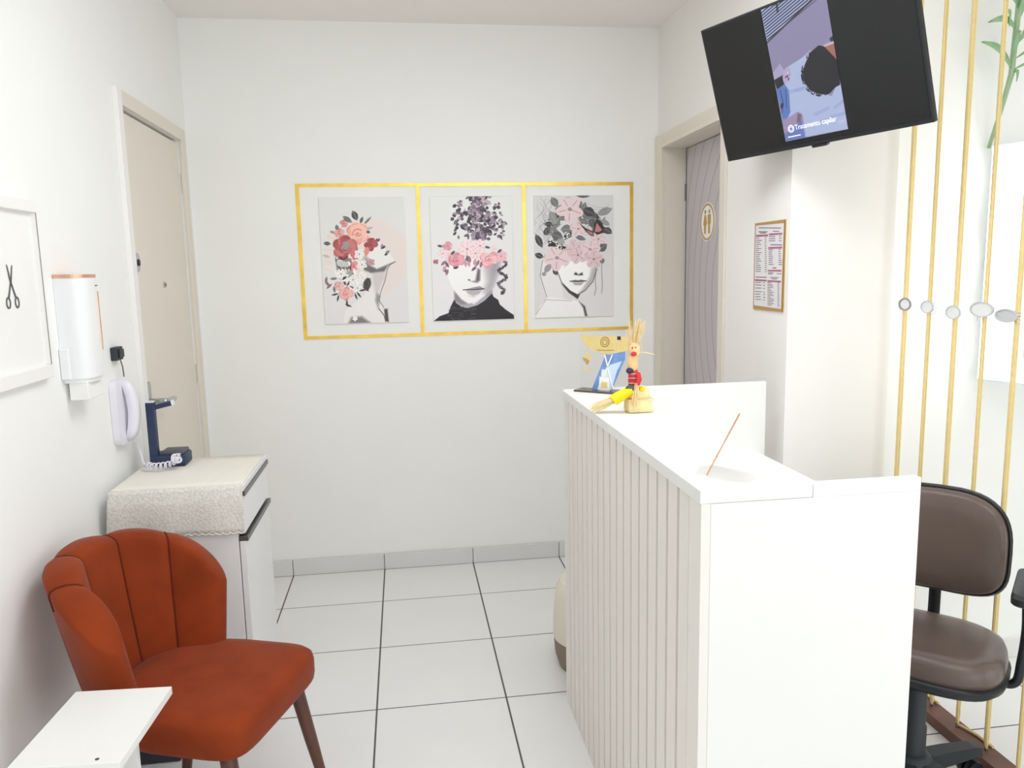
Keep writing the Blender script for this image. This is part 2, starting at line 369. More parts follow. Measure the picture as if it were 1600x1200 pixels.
def paint_profile():
    c = Canvas(300, 446, [(245, 207), (822, 205), (858, 1047), (297, 1052)], (218, 218, 217)); g = random.Random(5)
    c.grad((216, 217, 215), (218, 216, 219))
    c.ell(625, 610, 232, 262, -.1, (222, 212, 208), 1, 4)
    c.poly([(415, 1052), (430, 960), (560, 860), (590, 760), (600, 690), (690, 690), (680, 790), (655, 880), (680, 930), (715, 950), (722, 1048)], (226, 223, 223), 1, 8)
    c.poly([(600, 690), (700, 680), (690, 760), (655, 840), (640, 880), (615, 800)], (196, 190, 190), .8, 26)
    c.poly([(640, 850), (662, 870), (652, 960), (630, 900)], (120, 116, 116), .7, 18)
    c.poly([(450, 1052), (470, 1010), (540, 1005), (600, 1050)], (110, 106, 108), .9, 22)
    c.poly([(690, 960), (712, 955), (722, 1045), (700, 1040)], (52, 50, 52), .9, 10)
    c.line([(655, 955), (690, 1000), (700, 1040)], 6, (90, 86, 88))
    # the face turned up to the right
    c.poly([(545, 560), (630, 490), (660, 500), (668, 545), (690, 545), (700, 560), (690, 600), (728, 575), (735, 600), (765, 640), (715, 672), (640, 710), (560, 690)], (229, 226, 226), 1, 5)
    c.poly([(550, 640), (640, 690), (760, 642), (712, 672), (690, 705), (600, 715), (545, 690)], (86, 82, 84), .85, 14)
    c.poly([(560, 590), (600, 640), (570, 700), (540, 660)], (120, 114, 116), .6, 24)
    c.line([(640, 492), (648, 500), (654, 492)], 14, (66, 62, 64), .9)
    c.ell(682, 545, 17, 8, -.5, (58, 56, 58), 1, 4); c.ell(674, 536, 8, 14, .2, (120, 114, 116), .8, 4)
    c.poly([(690, 598), (706, 572), (724, 566), (722, 580), (704, 600)], (40, 38, 40), 1, 3)
    c.poly([(700, 590), (712, 576), (720, 572), (716, 582)], (210, 205, 205), 1, 3)
    c.line([(765, 642), (730, 660), (712, 690), (695, 770), (665, 850), (655, 900), (690, 950)], 5, (90, 86, 88), .8)
    for x, y, L, W, r, col in [(440, 355, 40, 16, .6, (96, 96, 98)), (490, 330, 38, 22, 1.1, (74, 74, 76)), (535, 360, 26, 10, -1.2, (60, 56, 58)), (575, 365, 40, 8, -.8, (92, 88, 88)), (305, 515, 26, 13, .1, (66, 70, 72)),
                               (590, 415, 26, 8, -.2, (170, 165, 165)), (580, 440, 16, 10, .4, (52, 50, 52)), (370, 410, 22, 12, 1.4, (90, 84, 86)), (340, 440, 20, 9, .4, (130, 122, 122)), (300, 600, 28, 10, .3, (190, 180, 178)),
                               (320, 640, 34, 26, .4, (228, 212, 206)), (310, 690, 30, 26, .4, (226, 216, 210)), (330, 475, 30, 30, .4, (226, 208, 202)), (310, 560, 30, 26, 0, (226, 210, 204))]:
        c.leaf(x, y, L, W, r, col, (200, 196, 196))
    c.rose(510, 450, 78, (238, 188, 176), (228, 166, 156), (178, 104, 98), g)
    c.rose(388, 448, 34, (226, 170, 164), (206, 136, 134), (150, 84, 86), g)
    c.rose(415, 382, 26, (214, 150, 150), (196, 126, 128), (140, 80, 84), g)
    c.rose(425, 545, 82, (196, 118, 118), (168, 84, 88), (104, 46, 54), g)
    c.ell(430, 530, 24, 30, 0, (150, 150, 150), .9, 8)
    c.rose(600, 525, 44, (176, 88, 92), (150, 66, 72), (86, 34, 42), g); c.ell(570, 570, 18, 30, .2, (214, 140, 130), 1, 5)
    c.rose(490, 600, 26, (210, 120, 124), (188, 100, 106), (130, 60, 68), g)
    c.rose(480, 668, 34, (224, 150, 150), (206, 120, 126), (140, 70, 78), g)
    c.bloom(600, 645, 26, (190, 150, 156), (120, 90, 96), g)
    for k in range(16): c.line([(360 + k*7, 610 + 10*math.sin(k)), (375 + k*6, 690 + 12*math.cos(k*1.7))], 4, (30, 30, 32), .9)
    c.ell(400, 650, 36, 24, .4, (230, 230, 228), 1, 4); c.ell(440, 655, 24, 20, -.4, (232, 232, 230), 1, 4)
    for k in range(7): c.line([(365 + k*12, 630), (385 + k*11, 680)], 3, (40, 40, 42), .9)
    for k in range(36):
        x = 350 + g.random()*230; y = 690 + g.random()*140
        v = g.choice([40, 70, 110, 160, 225, 235, 240])
        c.leaf(x, y, 14 + g.random()*18, 6 + g.random()*9, g.random()*3, (v, v, v - 2))
    for x, y in [(480, 760), (540, 750), (510, 815), (400, 720), (540, 660), (520, 590)]: c.bloom(x, y, 34, (232, 231, 229), (120, 120, 120), g)
    c.ell(575, 790, 26, 42, .2, (56, 54, 56), .9, 6); c.bloom(545, 745, 16, (238, 238, 236), (120, 120, 120), g)
    c.rose(435, 850, 46, (232, 178, 172), (222, 156, 154), (176, 108, 108), g); c.rose(385, 800, 30, (228, 184, 178), (214, 160, 158), (160, 110, 110), g)
    for k, (x, y) in enumerate([(310, 785), (300, 760), (320, 800), (350, 750)]): c.leaf(x, y, 26, 9, 1 + k*.7, (130, 110, 114))
    for x, y, r in [(360, 855, -.2), (380, 880, 1.8), (500, 870, 1.2), (520, 860, .9), (545, 830, -.1), (440, 915, 1.5), (450, 930, .4)]: c.leaf(x, y, 26, 6, r, (50, 48, 50))
    c.bloom(495, 1018, 17, (240, 240, 238), (190, 188, 188), g)
    return c


def paint_ivy_portrait():
    c = Canvas(300, 448, [(133, 207), (683, 205), (695, 1025), (165, 1037)], (224, 224, 225)); g = random.Random(8)
    c.grad((222, 223, 222), (226, 224, 228))
    c.poly([(300, 850), (430, 930), (550, 830), (560, 900), (430, 960), (300, 930)], (176, 170, 178), 1, 8)
    c.poly([(245, 660), (262, 760), (300, 840), (345, 895), (390, 925), (440, 912), (505, 870), (552, 800), (585, 710), (592, 640), (420, 600), (250, 640)], (238, 237, 238), 1, 5)
    for k in range(7): c.poly([(470 + k*14, 640), (600, 640), (590, 710), (556, 800), (500 + k*6, 868), (480 + k*8, 850), (500 + k*10, 780)], (128, 122, 132), .16, 40)
    c.poly([(300, 840), (345, 895), (390, 925), (350, 930), (305, 905)], (120, 112, 122), .7, 18)
    c.poly([(455, 690), (472, 700), (470, 770), (452, 785), (440, 770)], (92, 84, 92), .9, 16)
    c.poly([(405, 775), (440, 786), (455, 780), (440, 772)], (120, 112, 118), .8, 8); c.ell(398, 767, 9, 5, .3, (80, 74, 80), .9, 3)
    c.poly([(358, 832), (395, 824), (425, 816), (450, 812), (470, 808), (498, 826), (455, 834), (420, 830)], (150, 144, 150), 1, 4)
    c.line([(358, 832), (420, 832), (498, 826)], 6, (36, 32, 38))
    c.poly([(376, 838), (430, 836), (486, 832), (462, 862), (420, 870), (390, 858)], (182, 177, 182), 1, 5)
    c.poly([(390, 872), (450, 868), (430, 882)], (190, 186, 192), .8, 10)
    c.poly([(165, 1037), (205, 1005), (262, 985), (275, 945), (300, 895), (312, 920), (350, 945), (390, 952), (450, 936), (500, 905), (548, 858), (560, 880), (590, 900), (600, 930), (640, 965), (692, 1000), (696, 1030)], (36, 34, 40), 1, 4)
    for k in range(26):
        x = 240 + g.random()*180; y = 945 + g.random()*85; c.line([(x, y), (x + 30, y + 10 - 20*g.random())], 4, (86, 82, 92), .8)
    for x, y, r in [(270, 640, 28), (250, 590, 26)]: c.rose(x, y, r, (236, 206, 212), (226, 190, 198), (160, 120, 134), g)
    pal = [(96, 84, 98), (120, 106, 122), (70, 62, 74), (150, 136, 150), (184, 168, 178), (58, 52, 60)]
    for k in range(330):
        y = 207 + (g.random()**1.3)*290; sp = 100 + 50*math.sin(y*.02) - (y - 207)*.12
        x = 460 + g.gauss(0, .55)*sp
        c.leaf(x, y, 10 + g.random()*13, 7 + g.random()*8, g.random()*6.3, g.choice(pal))
    for k in range(60):
        side = g.choice([-1, 1]); y = 240 + g.random()*280; x = (300 + g.random()*50) if side < 0 else (560 + g.random()*70)
        if side < 0 and y > 380 and g.random() < .5: continue
        c.leaf(x, y, 8 + g.random()*11, 6 + g.random()*7, g.random()*6.3, g.choice(pal))
    for k in range(26):
        y = 640 + k*8.5; c.leaf(620 + 25*math.sin(k*.6) - max(0, k - 16)*2, y, 9 + g.random()*10, 6 + g.random()*7, g.random()*6.3, g.choice(pal[:3]))
    pk = ((242, 216, 220), (230, 188, 196), (184, 118, 132))
    for x, y, r in [(255, 545, 38), (225, 590, 34), (385, 560, 56), (440, 590, 40), (470, 540, 44), (610, 610, 40), (565, 560, 22)]: c.bloom(x, y, r, pk[0] if g.random() < .6 else pk[1], pk[2], g, 6)
    c.rose(255, 540, 30, (226, 168, 178), (210, 148, 160), (150, 84, 100), g)
    c.rose(315, 635, 52, (228, 166, 176), (214, 146, 158), (160, 84, 100), g)
    c.rose(530, 630, 60, (240, 190, 194), (226, 160, 168), (176, 100, 112), g)
    c.rose(178, 644, 17, (190, 120, 134), (170, 100, 116), (104, 54, 70), g)
    for x, y in [(235, 690), (385, 645), (455, 680)]:
        for k in range(5): c.leaf(x + g.gauss(0, 12), y + g.gauss(0, 16), 24, 10, 1 + g.random()*1.4, g.choice([(150, 110, 126), (116, 90, 104), (196, 150, 164)]))
    for x, y in [(290, 585), (310, 685), (205, 540), (520, 550), (600, 575)]: c.leaf(x, y, 20, 8, g.random()*3, (74, 62, 74))
    return c


def paint_butterfly_portrait():
    c = Canvas(300, 458, [(140, 210), (668, 195), (677, 1000), (162, 1023)], (210, 209, 210)); g = random.Random(3)
    c.grad((206, 206, 207), (214, 212, 213))
    for k in range(26):
        x = 165 + g.random()*110; y = 215 + g.random()*200
        c.line([(x + 30*math.sin(u*.8 + k), y + u*22) for u in range(7)], 2.5, (140, 138, 140), .6)
    c.poly([(205, 640), (190, 760), (228, 880), (250, 900), (350, 900), (330, 780), (300, 700)], (222, 221, 222), 1, 8)
    c.poly([(162, 1020), (190, 940), (250, 880), (400, 900), (460, 905), (495, 950), (503, 1004)], (232, 231, 231), 1, 5)
    c.line([(165, 1000), (230, 900), (400, 905)], 4, (150, 148, 150), .7)
    c.poly([(330, 790), (380, 850), (440, 892), (455, 862), (430, 850)], (40, 38, 40), .95, 8)
    c.poly([(448, 905), (490, 940), (506, 1004), (490, 1004), (478, 950)], (56, 54, 56), .9, 10)
    c.poly([(296, 690), (330, 780), (390, 838), (440, 862), (490, 830), (540, 770), (565, 690), (575, 640), (300, 640)], (241, 240, 240), 1, 5)
    for k in range(4): c.poly([(570, 650), (562, 700), (538, 772), (485, 834), (440, 862), (470, 830), (520, 760 - k*10), (545 - k*8, 690)], (140, 138, 140), .25, 24)
    c.line([(300, 700), (332, 782), (392, 840), (440, 864), (490, 832), (540, 772), (564, 690)], 6, (70, 68, 70), .8)
    c.poly([(412, 728), (425, 712), (445, 728), (470, 712), (475, 732), (445, 736)], (90, 88, 90), .95, 9); c.ell(426, 727, 9, 5, 0, (40, 38, 40), 1, 3); c.ell(462, 727, 9, 5, 0, (40, 38, 40), 1, 3)
    c.poly([(388, 774), (425, 764), (442, 768), (460, 762), (495, 770), (445, 778)], (120, 118, 120), 1, 4)
    c.line([(388, 774), (440, 776), (495, 770)], 6, (40, 38, 40))
    c.poly([(402, 780), (445, 782), (484, 776), (462, 800), (420, 800)], (166, 164, 166), 1, 5)
    for pts in ([(600, 600), (598, 700), (604, 780), (600, 850)], [(560, 690), (556, 780), (562, 820), (552, 865)], [(205, 640), (190, 740), (215, 820), (235, 880)]): c.line(pts, 5, (110, 108, 110), .7)
    dk = [(70, 70, 72), (92, 92, 94), (112, 112, 114), (54, 54, 56), (140, 140, 142)]
    for k in range(70):
        t = g.random()*math.pi; r = 120 + g.random()*70
        c.leaf(425 + 1.05*r*math.cos(t + math.pi), 470 + 1.2*r*math.sin(t + math.pi), 22 + g.random()*22, 11 + g.random()*10, g.random()*6, g.choice(dk), (170, 170, 172))
    for x, y, L, W, r in [(280, 250, 40, 26, 1), (270, 350, 48, 26, 1.1), (510, 310, 46, 34, .4), (615, 305, 56, 26, -.4), (365, 430, 44, 34, 0), (300, 475, 42, 34, .3), (180, 510, 52, 22, 1.1), (182, 608, 32, 20, .3), (475, 375, 40, 22, .2), (600, 545, 40, 30, -.6), (470, 205, 46, 12, 0), (640, 435, 30, 22, .6), (455, 485, 40, 16, .3), (620, 380, 36, 18, .5), (240, 690, 40, 20, -1), (215, 730, 18, 14, 0), (290, 715, 26, 16, 1), (600, 635, 20, 20, 1)]:
        c.leaf(x, y, L, W, r, g.choice(dk), (180, 180, 182))
    for k in range(14): c.line([(560 + 80*math.cos(u*.5 + k*.2), 260 + k*14 + 22*math.sin(u*.7)) for u in range(6)], 2.5, (120, 118, 120), .5)
    pk, pd = (222, 200, 203), (150, 118, 124)
    for x, y, r, n in [(382, 295, 88, 5), (440, 425, 54, 5), (300, 620, 84, 5), (420, 560, 66, 5), (440, 600, 58, 5), (520, 560, 66, 5), (575, 490, 48, 5), (545, 625, 60, 5)]: c.bloom(x, y, r, pk if g.random() < .6 else (214, 188, 192), pd, g, n)
    c.poly([(240, 510), (280, 500), (310, 530), (300, 545), (240, 545)], (34, 34, 36), 1, 3); c.poly([(345, 470), (395, 445), (395, 480), (350, 500)], (34, 34, 36), 1, 3); c.poly([(290, 560), (330, 530), (368, 535), (350, 565)], (34, 34, 36), 1, 3)
    for k in range(46):
        a, b = g.choice([((240, 505), (65, 38)), ((350, 450), (45, 40)), ((295, 535), (70, 30))]); c.ell(a[0] + g.random()*b[0], a[1] + g.random()*b[1], 4.5, 4, 0, (236, 236, 234), 1, 2)
    c.ell(325, 510, 26, 22, .3, (150, 150, 152), .9, 8)
    c.poly([(440, 380), (490, 420), (540, 440), (545, 472), (520, 468), (490, 440)], (44, 36, 38), 1, 3); c.poly([(492, 430), (535, 445), (540, 466), (515, 460)], (176, 110, 118), 1, 3)
    c.poly([(540, 440), (548, 380), (572, 358), (600, 385), (612, 420), (600, 450), (565, 462)], (44, 36, 38), 1, 3)
    for k in range(5): c.poly([(548 + k*3, 440 - k*2), (556 + k*9, 378 + k*10), (566 + k*8, 382 + k*12), (556 + k*5, 444)], (190, 120, 128), 1, 2)
    c.line([(560, 330), (566, 350), (545, 440)], 7, (40, 36, 38)); c.ell(566, 345, 12, 10, 0, (60, 58, 60), 1, 3)
    return c


def paint_video():
    c = Canvas(216, 384, [(157, 75), (641, -25), (822, 1010), (338, 1110)], (150, 146, 176)); g = random.Random(2)
    c.poly([(140, 60), (680, -60), (640, -10), (205, 318)], (176, 186, 226), 1, 3)
    for k in range(11):
        d = k*.1
        c.line([(165 + 40*d, 95 + 205*d), (430 + 230*d, -70 + 90*d)], 8, (44, 46, 66))
    c.line([(205, 320), (640, -5)], 13, (34, 34, 44))
    c.poly([(275, 40), (292, 32), (300, 110), (284, 120)], (40, 40, 56), .8)
    for k in range(6): c.poly([(205, 325), (645, 10), (712, 300), (250, 612)], (158 - 3*k, 150 - 3*k, 180), .15, 30)
    c.poly([(240, 560), (300, 490), (345, 560), (250, 615)], (180, 172, 206), 1, 4)
    c.poly([(250, 615), (330, 580), (350, 640), (275, 690)], (34, 30, 40), 1, 4)
    c.poly([(268, 690), (350, 650), (400, 700), (390, 900), (320, 930)], (96, 128, 200), 1, 5)
    c.poly([(345, 530), (540, 430), (560, 470), (480, 560), (540, 700), (700, 760), (760, 620), (830, 1010), (480, 1075), (320, 1000), (380, 870), (370, 700), (330, 640)], (184, 196, 234), 1, 6)
    for k in range(26):
        x = 360 + g.random()*420; y = 480 + g.random()*520; c.line([(x, y), (x + 60 + 60*g.random(), y - 40 + 90*(g.random() - .5))], 10 + 16*g.random(), g.choice([(214, 222, 246), (150, 164, 214), (196, 206, 240)]), .45)
    c.ell(355, 585, 32, 62, .2, (190, 176, 214), 1, 6); c.line([(345, 600), (372, 580), (368, 620)], 9, (60, 50, 64)); c.line([(360, 560), (375, 600)], 6, (236, 236, 246))
    c.line([(300, 700), (322, 800), (310, 880)], 5, (30, 40, 80)); c.line([(345, 690), (350, 840)], 5, (40, 56, 110)); c.ell(312, 820, 12, 24, .2, (34, 42, 84), .9, 5)
    c.poly([(320, 940), (440, 870), (480, 900), (500, 1076), (338, 1110)], (164, 150, 186), 1, 10); c.poly([(440, 880), (470, 890), (460, 960), (430, 950)], (120, 90, 104), .8, 16)
    c.poly([(470, 940), (500, 1078), (338, 1110), (330, 1050)], (96, 124, 196), .8, 12)
    c.poly([(625, 390), (720, 362), (748, 500), (700, 480), (640, 430)], (170, 112, 104), 1, 5); c.poly([(625, 390), (718, 360), (722, 380), (640, 402)], (208, 190, 214), 1, 4); c.poly([(680, 345), (716, 318), (722, 362), (690, 368)], (36, 44, 76), 1, 4)
    c.poly([(600, 385), (640, 395), (690, 450), (735, 500), (755, 600), (760, 680), (720, 700), (690, 735), (640, 745), (590, 735), (540, 710), (495, 650), (478, 570), (500, 510), (540, 430)], (22, 20, 30), 1, 5)
    for k in range(40):
        t = g.random()*4.2 + .1; x = 615 + 132*math.cos(t); y = 580 + 165*math.sin(t); c.line([(x + 14*math.cos(u), y + 12*math.sin(u)) for u in (0, 1.4, 2.8, 4.2)], 6, (22, 20, 30))
    return c


def paint_price_list():
    c = Canvas(170, 500, [(232, 140), (550, 104), (516, 1104), (205, 1072)], (176, 138, 84))
    g = random.Random(4)
    c.poly([(242, 165), (540, 133), (503, 1070), (215, 1040)], (222, 218, 222), 1, 2)
    ink = (96, 92, 100)
    def words(x, y, w, h=8, a=.9):
        q = x
        while q < x + w:
            L = 6 + g.random()*10; c.line([(q, y), (min(q + L, x + w), y - L*.06)], h, ink, a); q += L + 3
    words(275, 188, 230, 12, .6); words(275, 232, 85, 11); words(290, 246, 55, 9); words(425, 224, 60, 9); words(400, 372, 115, 10); words(420, 625, 35, 10); words(240, 730, 110, 10); words(392, 730, 85, 8); words(410, 745, 50, 8)
    for pts in ([(243, 266), (372, 258), (371, 280), (242, 288)], [(380, 249), (523, 238), (522, 258), (379, 270)], [(373, 398), (521, 390), (520, 410), (372, 418)], [(365, 648), (510, 642), (509, 663), (364, 664)], [(227, 753), (354, 756), (353, 776), (226, 773)], [(361, 760), (506, 762), (505, 782), (360, 779)]):
        c.poly(pts, (176, 92, 122), 1, 2); words(pts[0][0] + 22, (pts[0][1] + pts[3][1])/2 + 1, 40, 7, .6); words(pts[1][0] - 34, (pts[1][1] + pts[2][1])/2 + 1, 22, 7, .6)
    for k in range(17): words(247 - k*.5, 302 + k*22.8, 22 + 34*g.random()); words(338, 296 + k*23.3, 13)
    for k in range(3): words(384, 282 + k*23, 60); words(490, 275 + k*25, 18)
    for k in range(8): words(378, 428 + k*22.6, 26 + 30*g.random()); words(484, 422 + k*23.4, 16 if k < 5 else 30)
    words(372, 678, 50); words(372, 692, 40); words(464, 686, 42)
    for k, y in enumerate([789, 817, 850, 890, 917, 946, 975]): words(232, y, 44 + 24*g.random()); words(318, y + 3, 15)
    for k in range(15): words(364, 788 + k*17.4, 26 + 40*g.random(), 7); words(470, 788 + k*18, 15, 7)
    return c
# ================================================================== the room
XL, XR, YB, H, YF = -0.955, 1.29, 3.862, 2.655, -2.4
XE = 4.0
# floor: a dark grout bed with every tile its own piece
flo = struct(box('floor', GROUT, XL - .12, XE + .1, YF - .1, 4.0, -.06, -.0012))
T = 0.454; G = 0.0058
def tile_mesh(w, d):
    mb = MB(); mb.box(-w/2, w/2, -d/2, d/2, -.008, 0, 0.0012); o = mb.build('tile', TILE, flo); return o
xs = [XL] + [-0.147 + T*k for k in range(-1, 10)]; xs = [x for x in xs if x < XE] + [XE]
ys = [YB - .008] + [3.459 - T*k for k in range(0, 13)]; ys = [y for y in ys if y > YF] + [YF]
cache = {}
for i in range(len(xs) - 1):
    for j in range(len(ys) - 1):
        x0, x1, y1, y0 = xs[i], xs[i + 1], ys[j], ys[j + 1]
        if x0 > 1.6 and y0 > 2.5: continue
        key = (round(x1 - x0, 3), round(y1 - y0, 3))
        if key not in cache:
            o = tile_mesh(x1 - x0 - G, y1 - y0 - G); cache[key] = o
        else:
            o = cache[key].copy(); COL.objects.link(o); o.parent = flo
        o.location = ((x0 + x1)/2, (y0 + y1)/2, 0)

struct(box('ceiling', CEIL, XL - .12, XE + .1, YF - .1, 4.0, H, H + .06))
# left wall, with the entrance door opening
DY0, DY1, DZ = 2.971, 3.722, 2.10
mb = MB()
mb.box(XL - .12, XL, YF, DY0, 0, H); mb.box(XL - .12, XL, DY1, 4.0, 0, H); mb.box(XL - .12, XL, DY0, DY1, DZ, H)
struct(mb.build('wall_left', WALL))
struct(box('wall_back', WALL, XL, 1.44, YB, YB + .12, 0, H))
# right wall with the restroom doorway
RY0, RY1, RZ = 3.06, 3.745, 2.072
mb = MB()
mb.box(XR, XR + .15, 2.62, RY0, 0, H); mb.box(XR, 1.67, 2.485, 2.62, 0, H); mb.box(XR, XR + .15, RY1, YB, 0, H); mb.box(XR, XR + .15, RY0, RY1, RZ, H)
struct(mb.build('wall_right', WALLW))
mb = MB(); mb.box(1.67, XE + .1, 2.503, 2.62, 0, H)
struct(mb.build('wall_alcove', WALL))
struct(box('wall_side', WALL, XE, XE + .1, YF - .1, 2.5, 0, H))
mb = MB()
mb.box(XL, 0.6, YF - .1, YF, 0, H); mb.box(3.2, XE, YF - .1, YF, 0, H); mb.box(0.6, 3.2, YF - .1, YF, 0, .05); mb.box(0.6, 3.2, YF - .1, YF, 2.2, H)
struct(mb.build('wall_front', WALL))
w1 = MB()
for x in (0.6, 1.45, 2.3, 3.15): w1.box(x, x + .05, YF - .07, YF - .03, .05, 2.2)
w1.box(.6, 3.2, YF - .07, YF - .03, .05, .1); w1.box(.6, 3.2, YF - .07, YF - .03, 2.15, 2.2)
struct(w1.build('window_1', CREAMW))

# tile skirting along the back wall
sk = struct(box('baseboard_back', GROUT, XL, XR, YB - .006, YB, 0, .078))
bx = [XL, -0.601, -0.147, 0.307, 0.761, 1.215, XR]
for a, b in zip(bx[:-1], bx[1:]):
    box('tile', SKIRT, a + .0015, b - .0015, YB - .012, YB - .004, .001, .080, .001, sk)
ba = MB()
ba.box(1.67, XE, 2.491, 2.503, .001, .078, .001); struct(ba.build('baseboard_alcove', mat('alcove_skirting', (226, 226, 224), .35)))
ba = MB(); ba.box(XL, XL + .010, 2.0, 2.92, .001, .07, .001); ba.box(XL, XL + .010, YF, 2.0, .001, .07, .001)
struct(ba.build('baseboard_left', mat('left_skirting', (226, 225, 222), .35)))

# entrance door (left wall)
d1 = bpy.data.objects.new('door_1', None); COL.objects.link(d1); struct(d1, 'cream entrance door with chrome lock in the left wall'); d1.location = (XL, 3.35, 0)
def L(x): return x - XL
def dbox(name, m, x0, x1, y0, y1, z0, z1, bev=0.0, parent=None):
    return box(name, m, L(x0), L(x1), y0 - 3.35, y1 - 3.35, z0, z1, bev, parent or d1)
dbox('architrave', CREAMW, XL, XL + .018, 2.922, DY0, 0, 2.152, .002)
dbox('architrave', CREAM, XL, XL + .014, DY1, 3.792, 0, 2.152, .002)
dbox('architrave', CREAM, XL, XL + .014, DY0, DY1, DZ, 2.152, .002)
dbox('jamb_or_gap_shade', GAPSHADE, XL - .10, XL - .04, DY0, DY1, 0, DZ)  # dark sheet behind the leaf, painted as the shade in its gap
leaf = dbox('door_leaf', CREAM, XL - .036, XL - .008, DY0 + .004, DY1 - .008, .006, DZ - .013, .0015)
# hinges on the far side
for z in (1.915, 1.06, .25):
    mb = MB()
    for k in range(3): mb.tube([(L(XL) + .004, 3.728 - 3.35, z - .045 + k*.03), (L(XL) + .004, 3.728 - 3.35, z - .02 + k*.03)], .007, 8)
    mb.box(L(XL) - .004, L(XL) + .003, 3.722 - 3.35, 3.75 - 3.35, z - .045, z + .045); mb.build('hinge', CREAM, d1)
MX = lambda y, z, x=XL - .008: AX((L(x), y - 3.35, z), (0, 1, 0), (0, 0, 1), (1, 0, 0))
lk = MB().prism([(.024*math.cos(a), .034*math.sin(a)) for a in np.linspace(0, 2*PI, 20, endpoint=False)], 0, .012, MX(3.03, 1.556)).build('upper_lock', CHROME, d1, True)
MB().prism([(.009*math.cos(a) , .012*math.sin(a)) for a in np.linspace(0, 2*PI, 12, endpoint=False)], .012, .016, MX(3.036, 1.556)).build('lock_cylinder', BLACKM, lk)
pe = MB().lathe([(.012, 0), (.012, .004), (.008, .006)], 16, MX(3.367, 1.471)).build('peephole', CHROME, d1, True)
MB().lathe([(.007, .004), (.007, .0065)], 12, MX(3.367, 1.471)).build('lens', BLACK, pe)
hp = MB().prism(rounded(.036, .25, .016), 0, .008, MX(3.045, .99)).build('handle_plate', CHROME, d1, True)
MB().tube(smooth_path([(L(XL) + .0, 3.045 - 3.35, 1.04), (L(XL) + .045, 3.045 - 3.35, 1.04), (L(XL) + .055, 3.06 - 3.35, 1.038), (L(XL) + .052, 3.165 - 3.35, 1.03)], 5), .010, 10).build('lever_handle', CHROME, hp, True)
MB().lathe([(.011, .008), (.011, .016), (.004, .017)], 14, MX(3.045, .925)).build('key_cylinder', CHROME, hp, True)

# restroom door (right wall)
d2 = bpy.data.objects.new('door_2', None); COL.objects.link(d2); struct(d2, 'lilac grey restroom door with curved contour print'); d2.location = (XR, 3.40, 0)
def rb(name, m, x0, x1, y0, y1, z0, z1, bev=0.0, parent=None):
    return box(name, m, x0 - XR, x1 - XR, y0 - 3.40, y1 - 3.40, z0, z1, bev, parent or d2)
rb('architrave', STONE, XR - .014, XR, RY1 + .002, YB - .006, 0, 2.14, .002)
rb('architrave', STONE, XR - .014, XR, RY0 - .055, RY1 + .002, RZ + .002, 2.14, .002)
rb('architrave', STONE, XR - .010, XR, RY0 - .055, RY0 - .002, 0, RZ + .002, .002)
rb('inner_bead', STONE, XR - .022, XR - .010, RY1, RY1 + .02, 0, RZ + .02, .002)
rb('inner_bead', STONE, XR - .022, XR - .010, RY0, RY1, RZ, RZ + .02, .002)
rb('jamb_or_gap_shade', STONE, XR, XR + .11, RY1 - .002, RY1, 0, RZ)
rb('jamb_or_gap_shade', STONE, XR, XR + .11, RY0, RY1, RZ - .002, RZ)
rb('jamb_or_gap_shade', STONE, XR, XR + .11, RY0, RY0 + .002, 0, RZ)
rb('leaf_gap_shade', GAPSHADE, XR + .105, XR + .112, RY1 - .012, RY1 - .002, 0, RZ - .002)  # dark strip painted as shade between leaf and jamb
rb('leaf_gap_shade', GAPSHADE, XR + .112, XR + .15, RY0, RY1, 0, RZ)  # dark sheet behind the leaf, standing in for shade
rb('door_leaf', wave_door_mat(), XR + .104, XR + .111, RY0 + .004, RY1 - .014, .006, RZ - .006)
for z in (1.86, .3): rb('hinge', ALU, XR + .098, XR + .105, RY1 - .016, RY1 - .004, z - .04, z + .04, .001)
# gold restroom sign
rs = thing('restroom_sign', 'round gold and white restroom sign on the lilac door', 'sign', (XR + .104, 3.455, 1.70))
SM = AX((0, 0, 0), (0, -1, 0), (0, 0, 1), (-1, 0, 0))
circ = lambda r, n=36: [(r*math.cos(2*PI*k/n), r*math.sin(2*PI*k/n)) for k in range(n)]
MB().prism(circ(.088), .0005, .003, SM).build('backing', PAPER, rs)
MB().loft([[(x, y, z) for x, y in circ(r)] for r, z in ((.083, .003), (.083, .0045), (.074, .0045), (.074, .003))], False, SM).build('gold_ring', BRASS, rs)
for sx, skirt in ((-.024, True), (.024, False)):
    mb = MB(); mb.prism([(sx + x, .046 + y) for x, y in circ(.0095, 14)], .003, .0045, SM)
    if skirt: mb.prism([(sx - .008, .033), (sx + .008, .033), (sx + .020, -.012), (sx + .010, -.014), (sx + .009, -.052), (sx - .009, -.052), (sx - .010, -.014), (sx - .020, -.012)], .003, .0045, SM)
    else: mb.prism([(sx - .017, .033), (sx + .017, .033), (sx + .018, -.008), (sx + .010, -.010), (sx + .009, -.052), (sx - .009, -.052), (sx - .010, -.010), (sx - .018, -.008)], .003, .0045, SM)
    mb.build('woman_figure' if skirt else 'man_figure', BRASS, rs)
# price list
pl = thing('price_list', 'tall price list sheet in gold border on the grey side wall', 'poster', (XR, 2.625, 1.495))
box('backing_board', BRASS, -.004, 0, -.113, .113, -.156, .156, 0, pl)
sheet('printed_sheet', print_mat('price_list_print', paint_price_list()), [(-.0055, .113, .156), (-.0055, -.113, .152), (-.0055, -.113, -.156), (-.0055, .113, -.152)], pl)

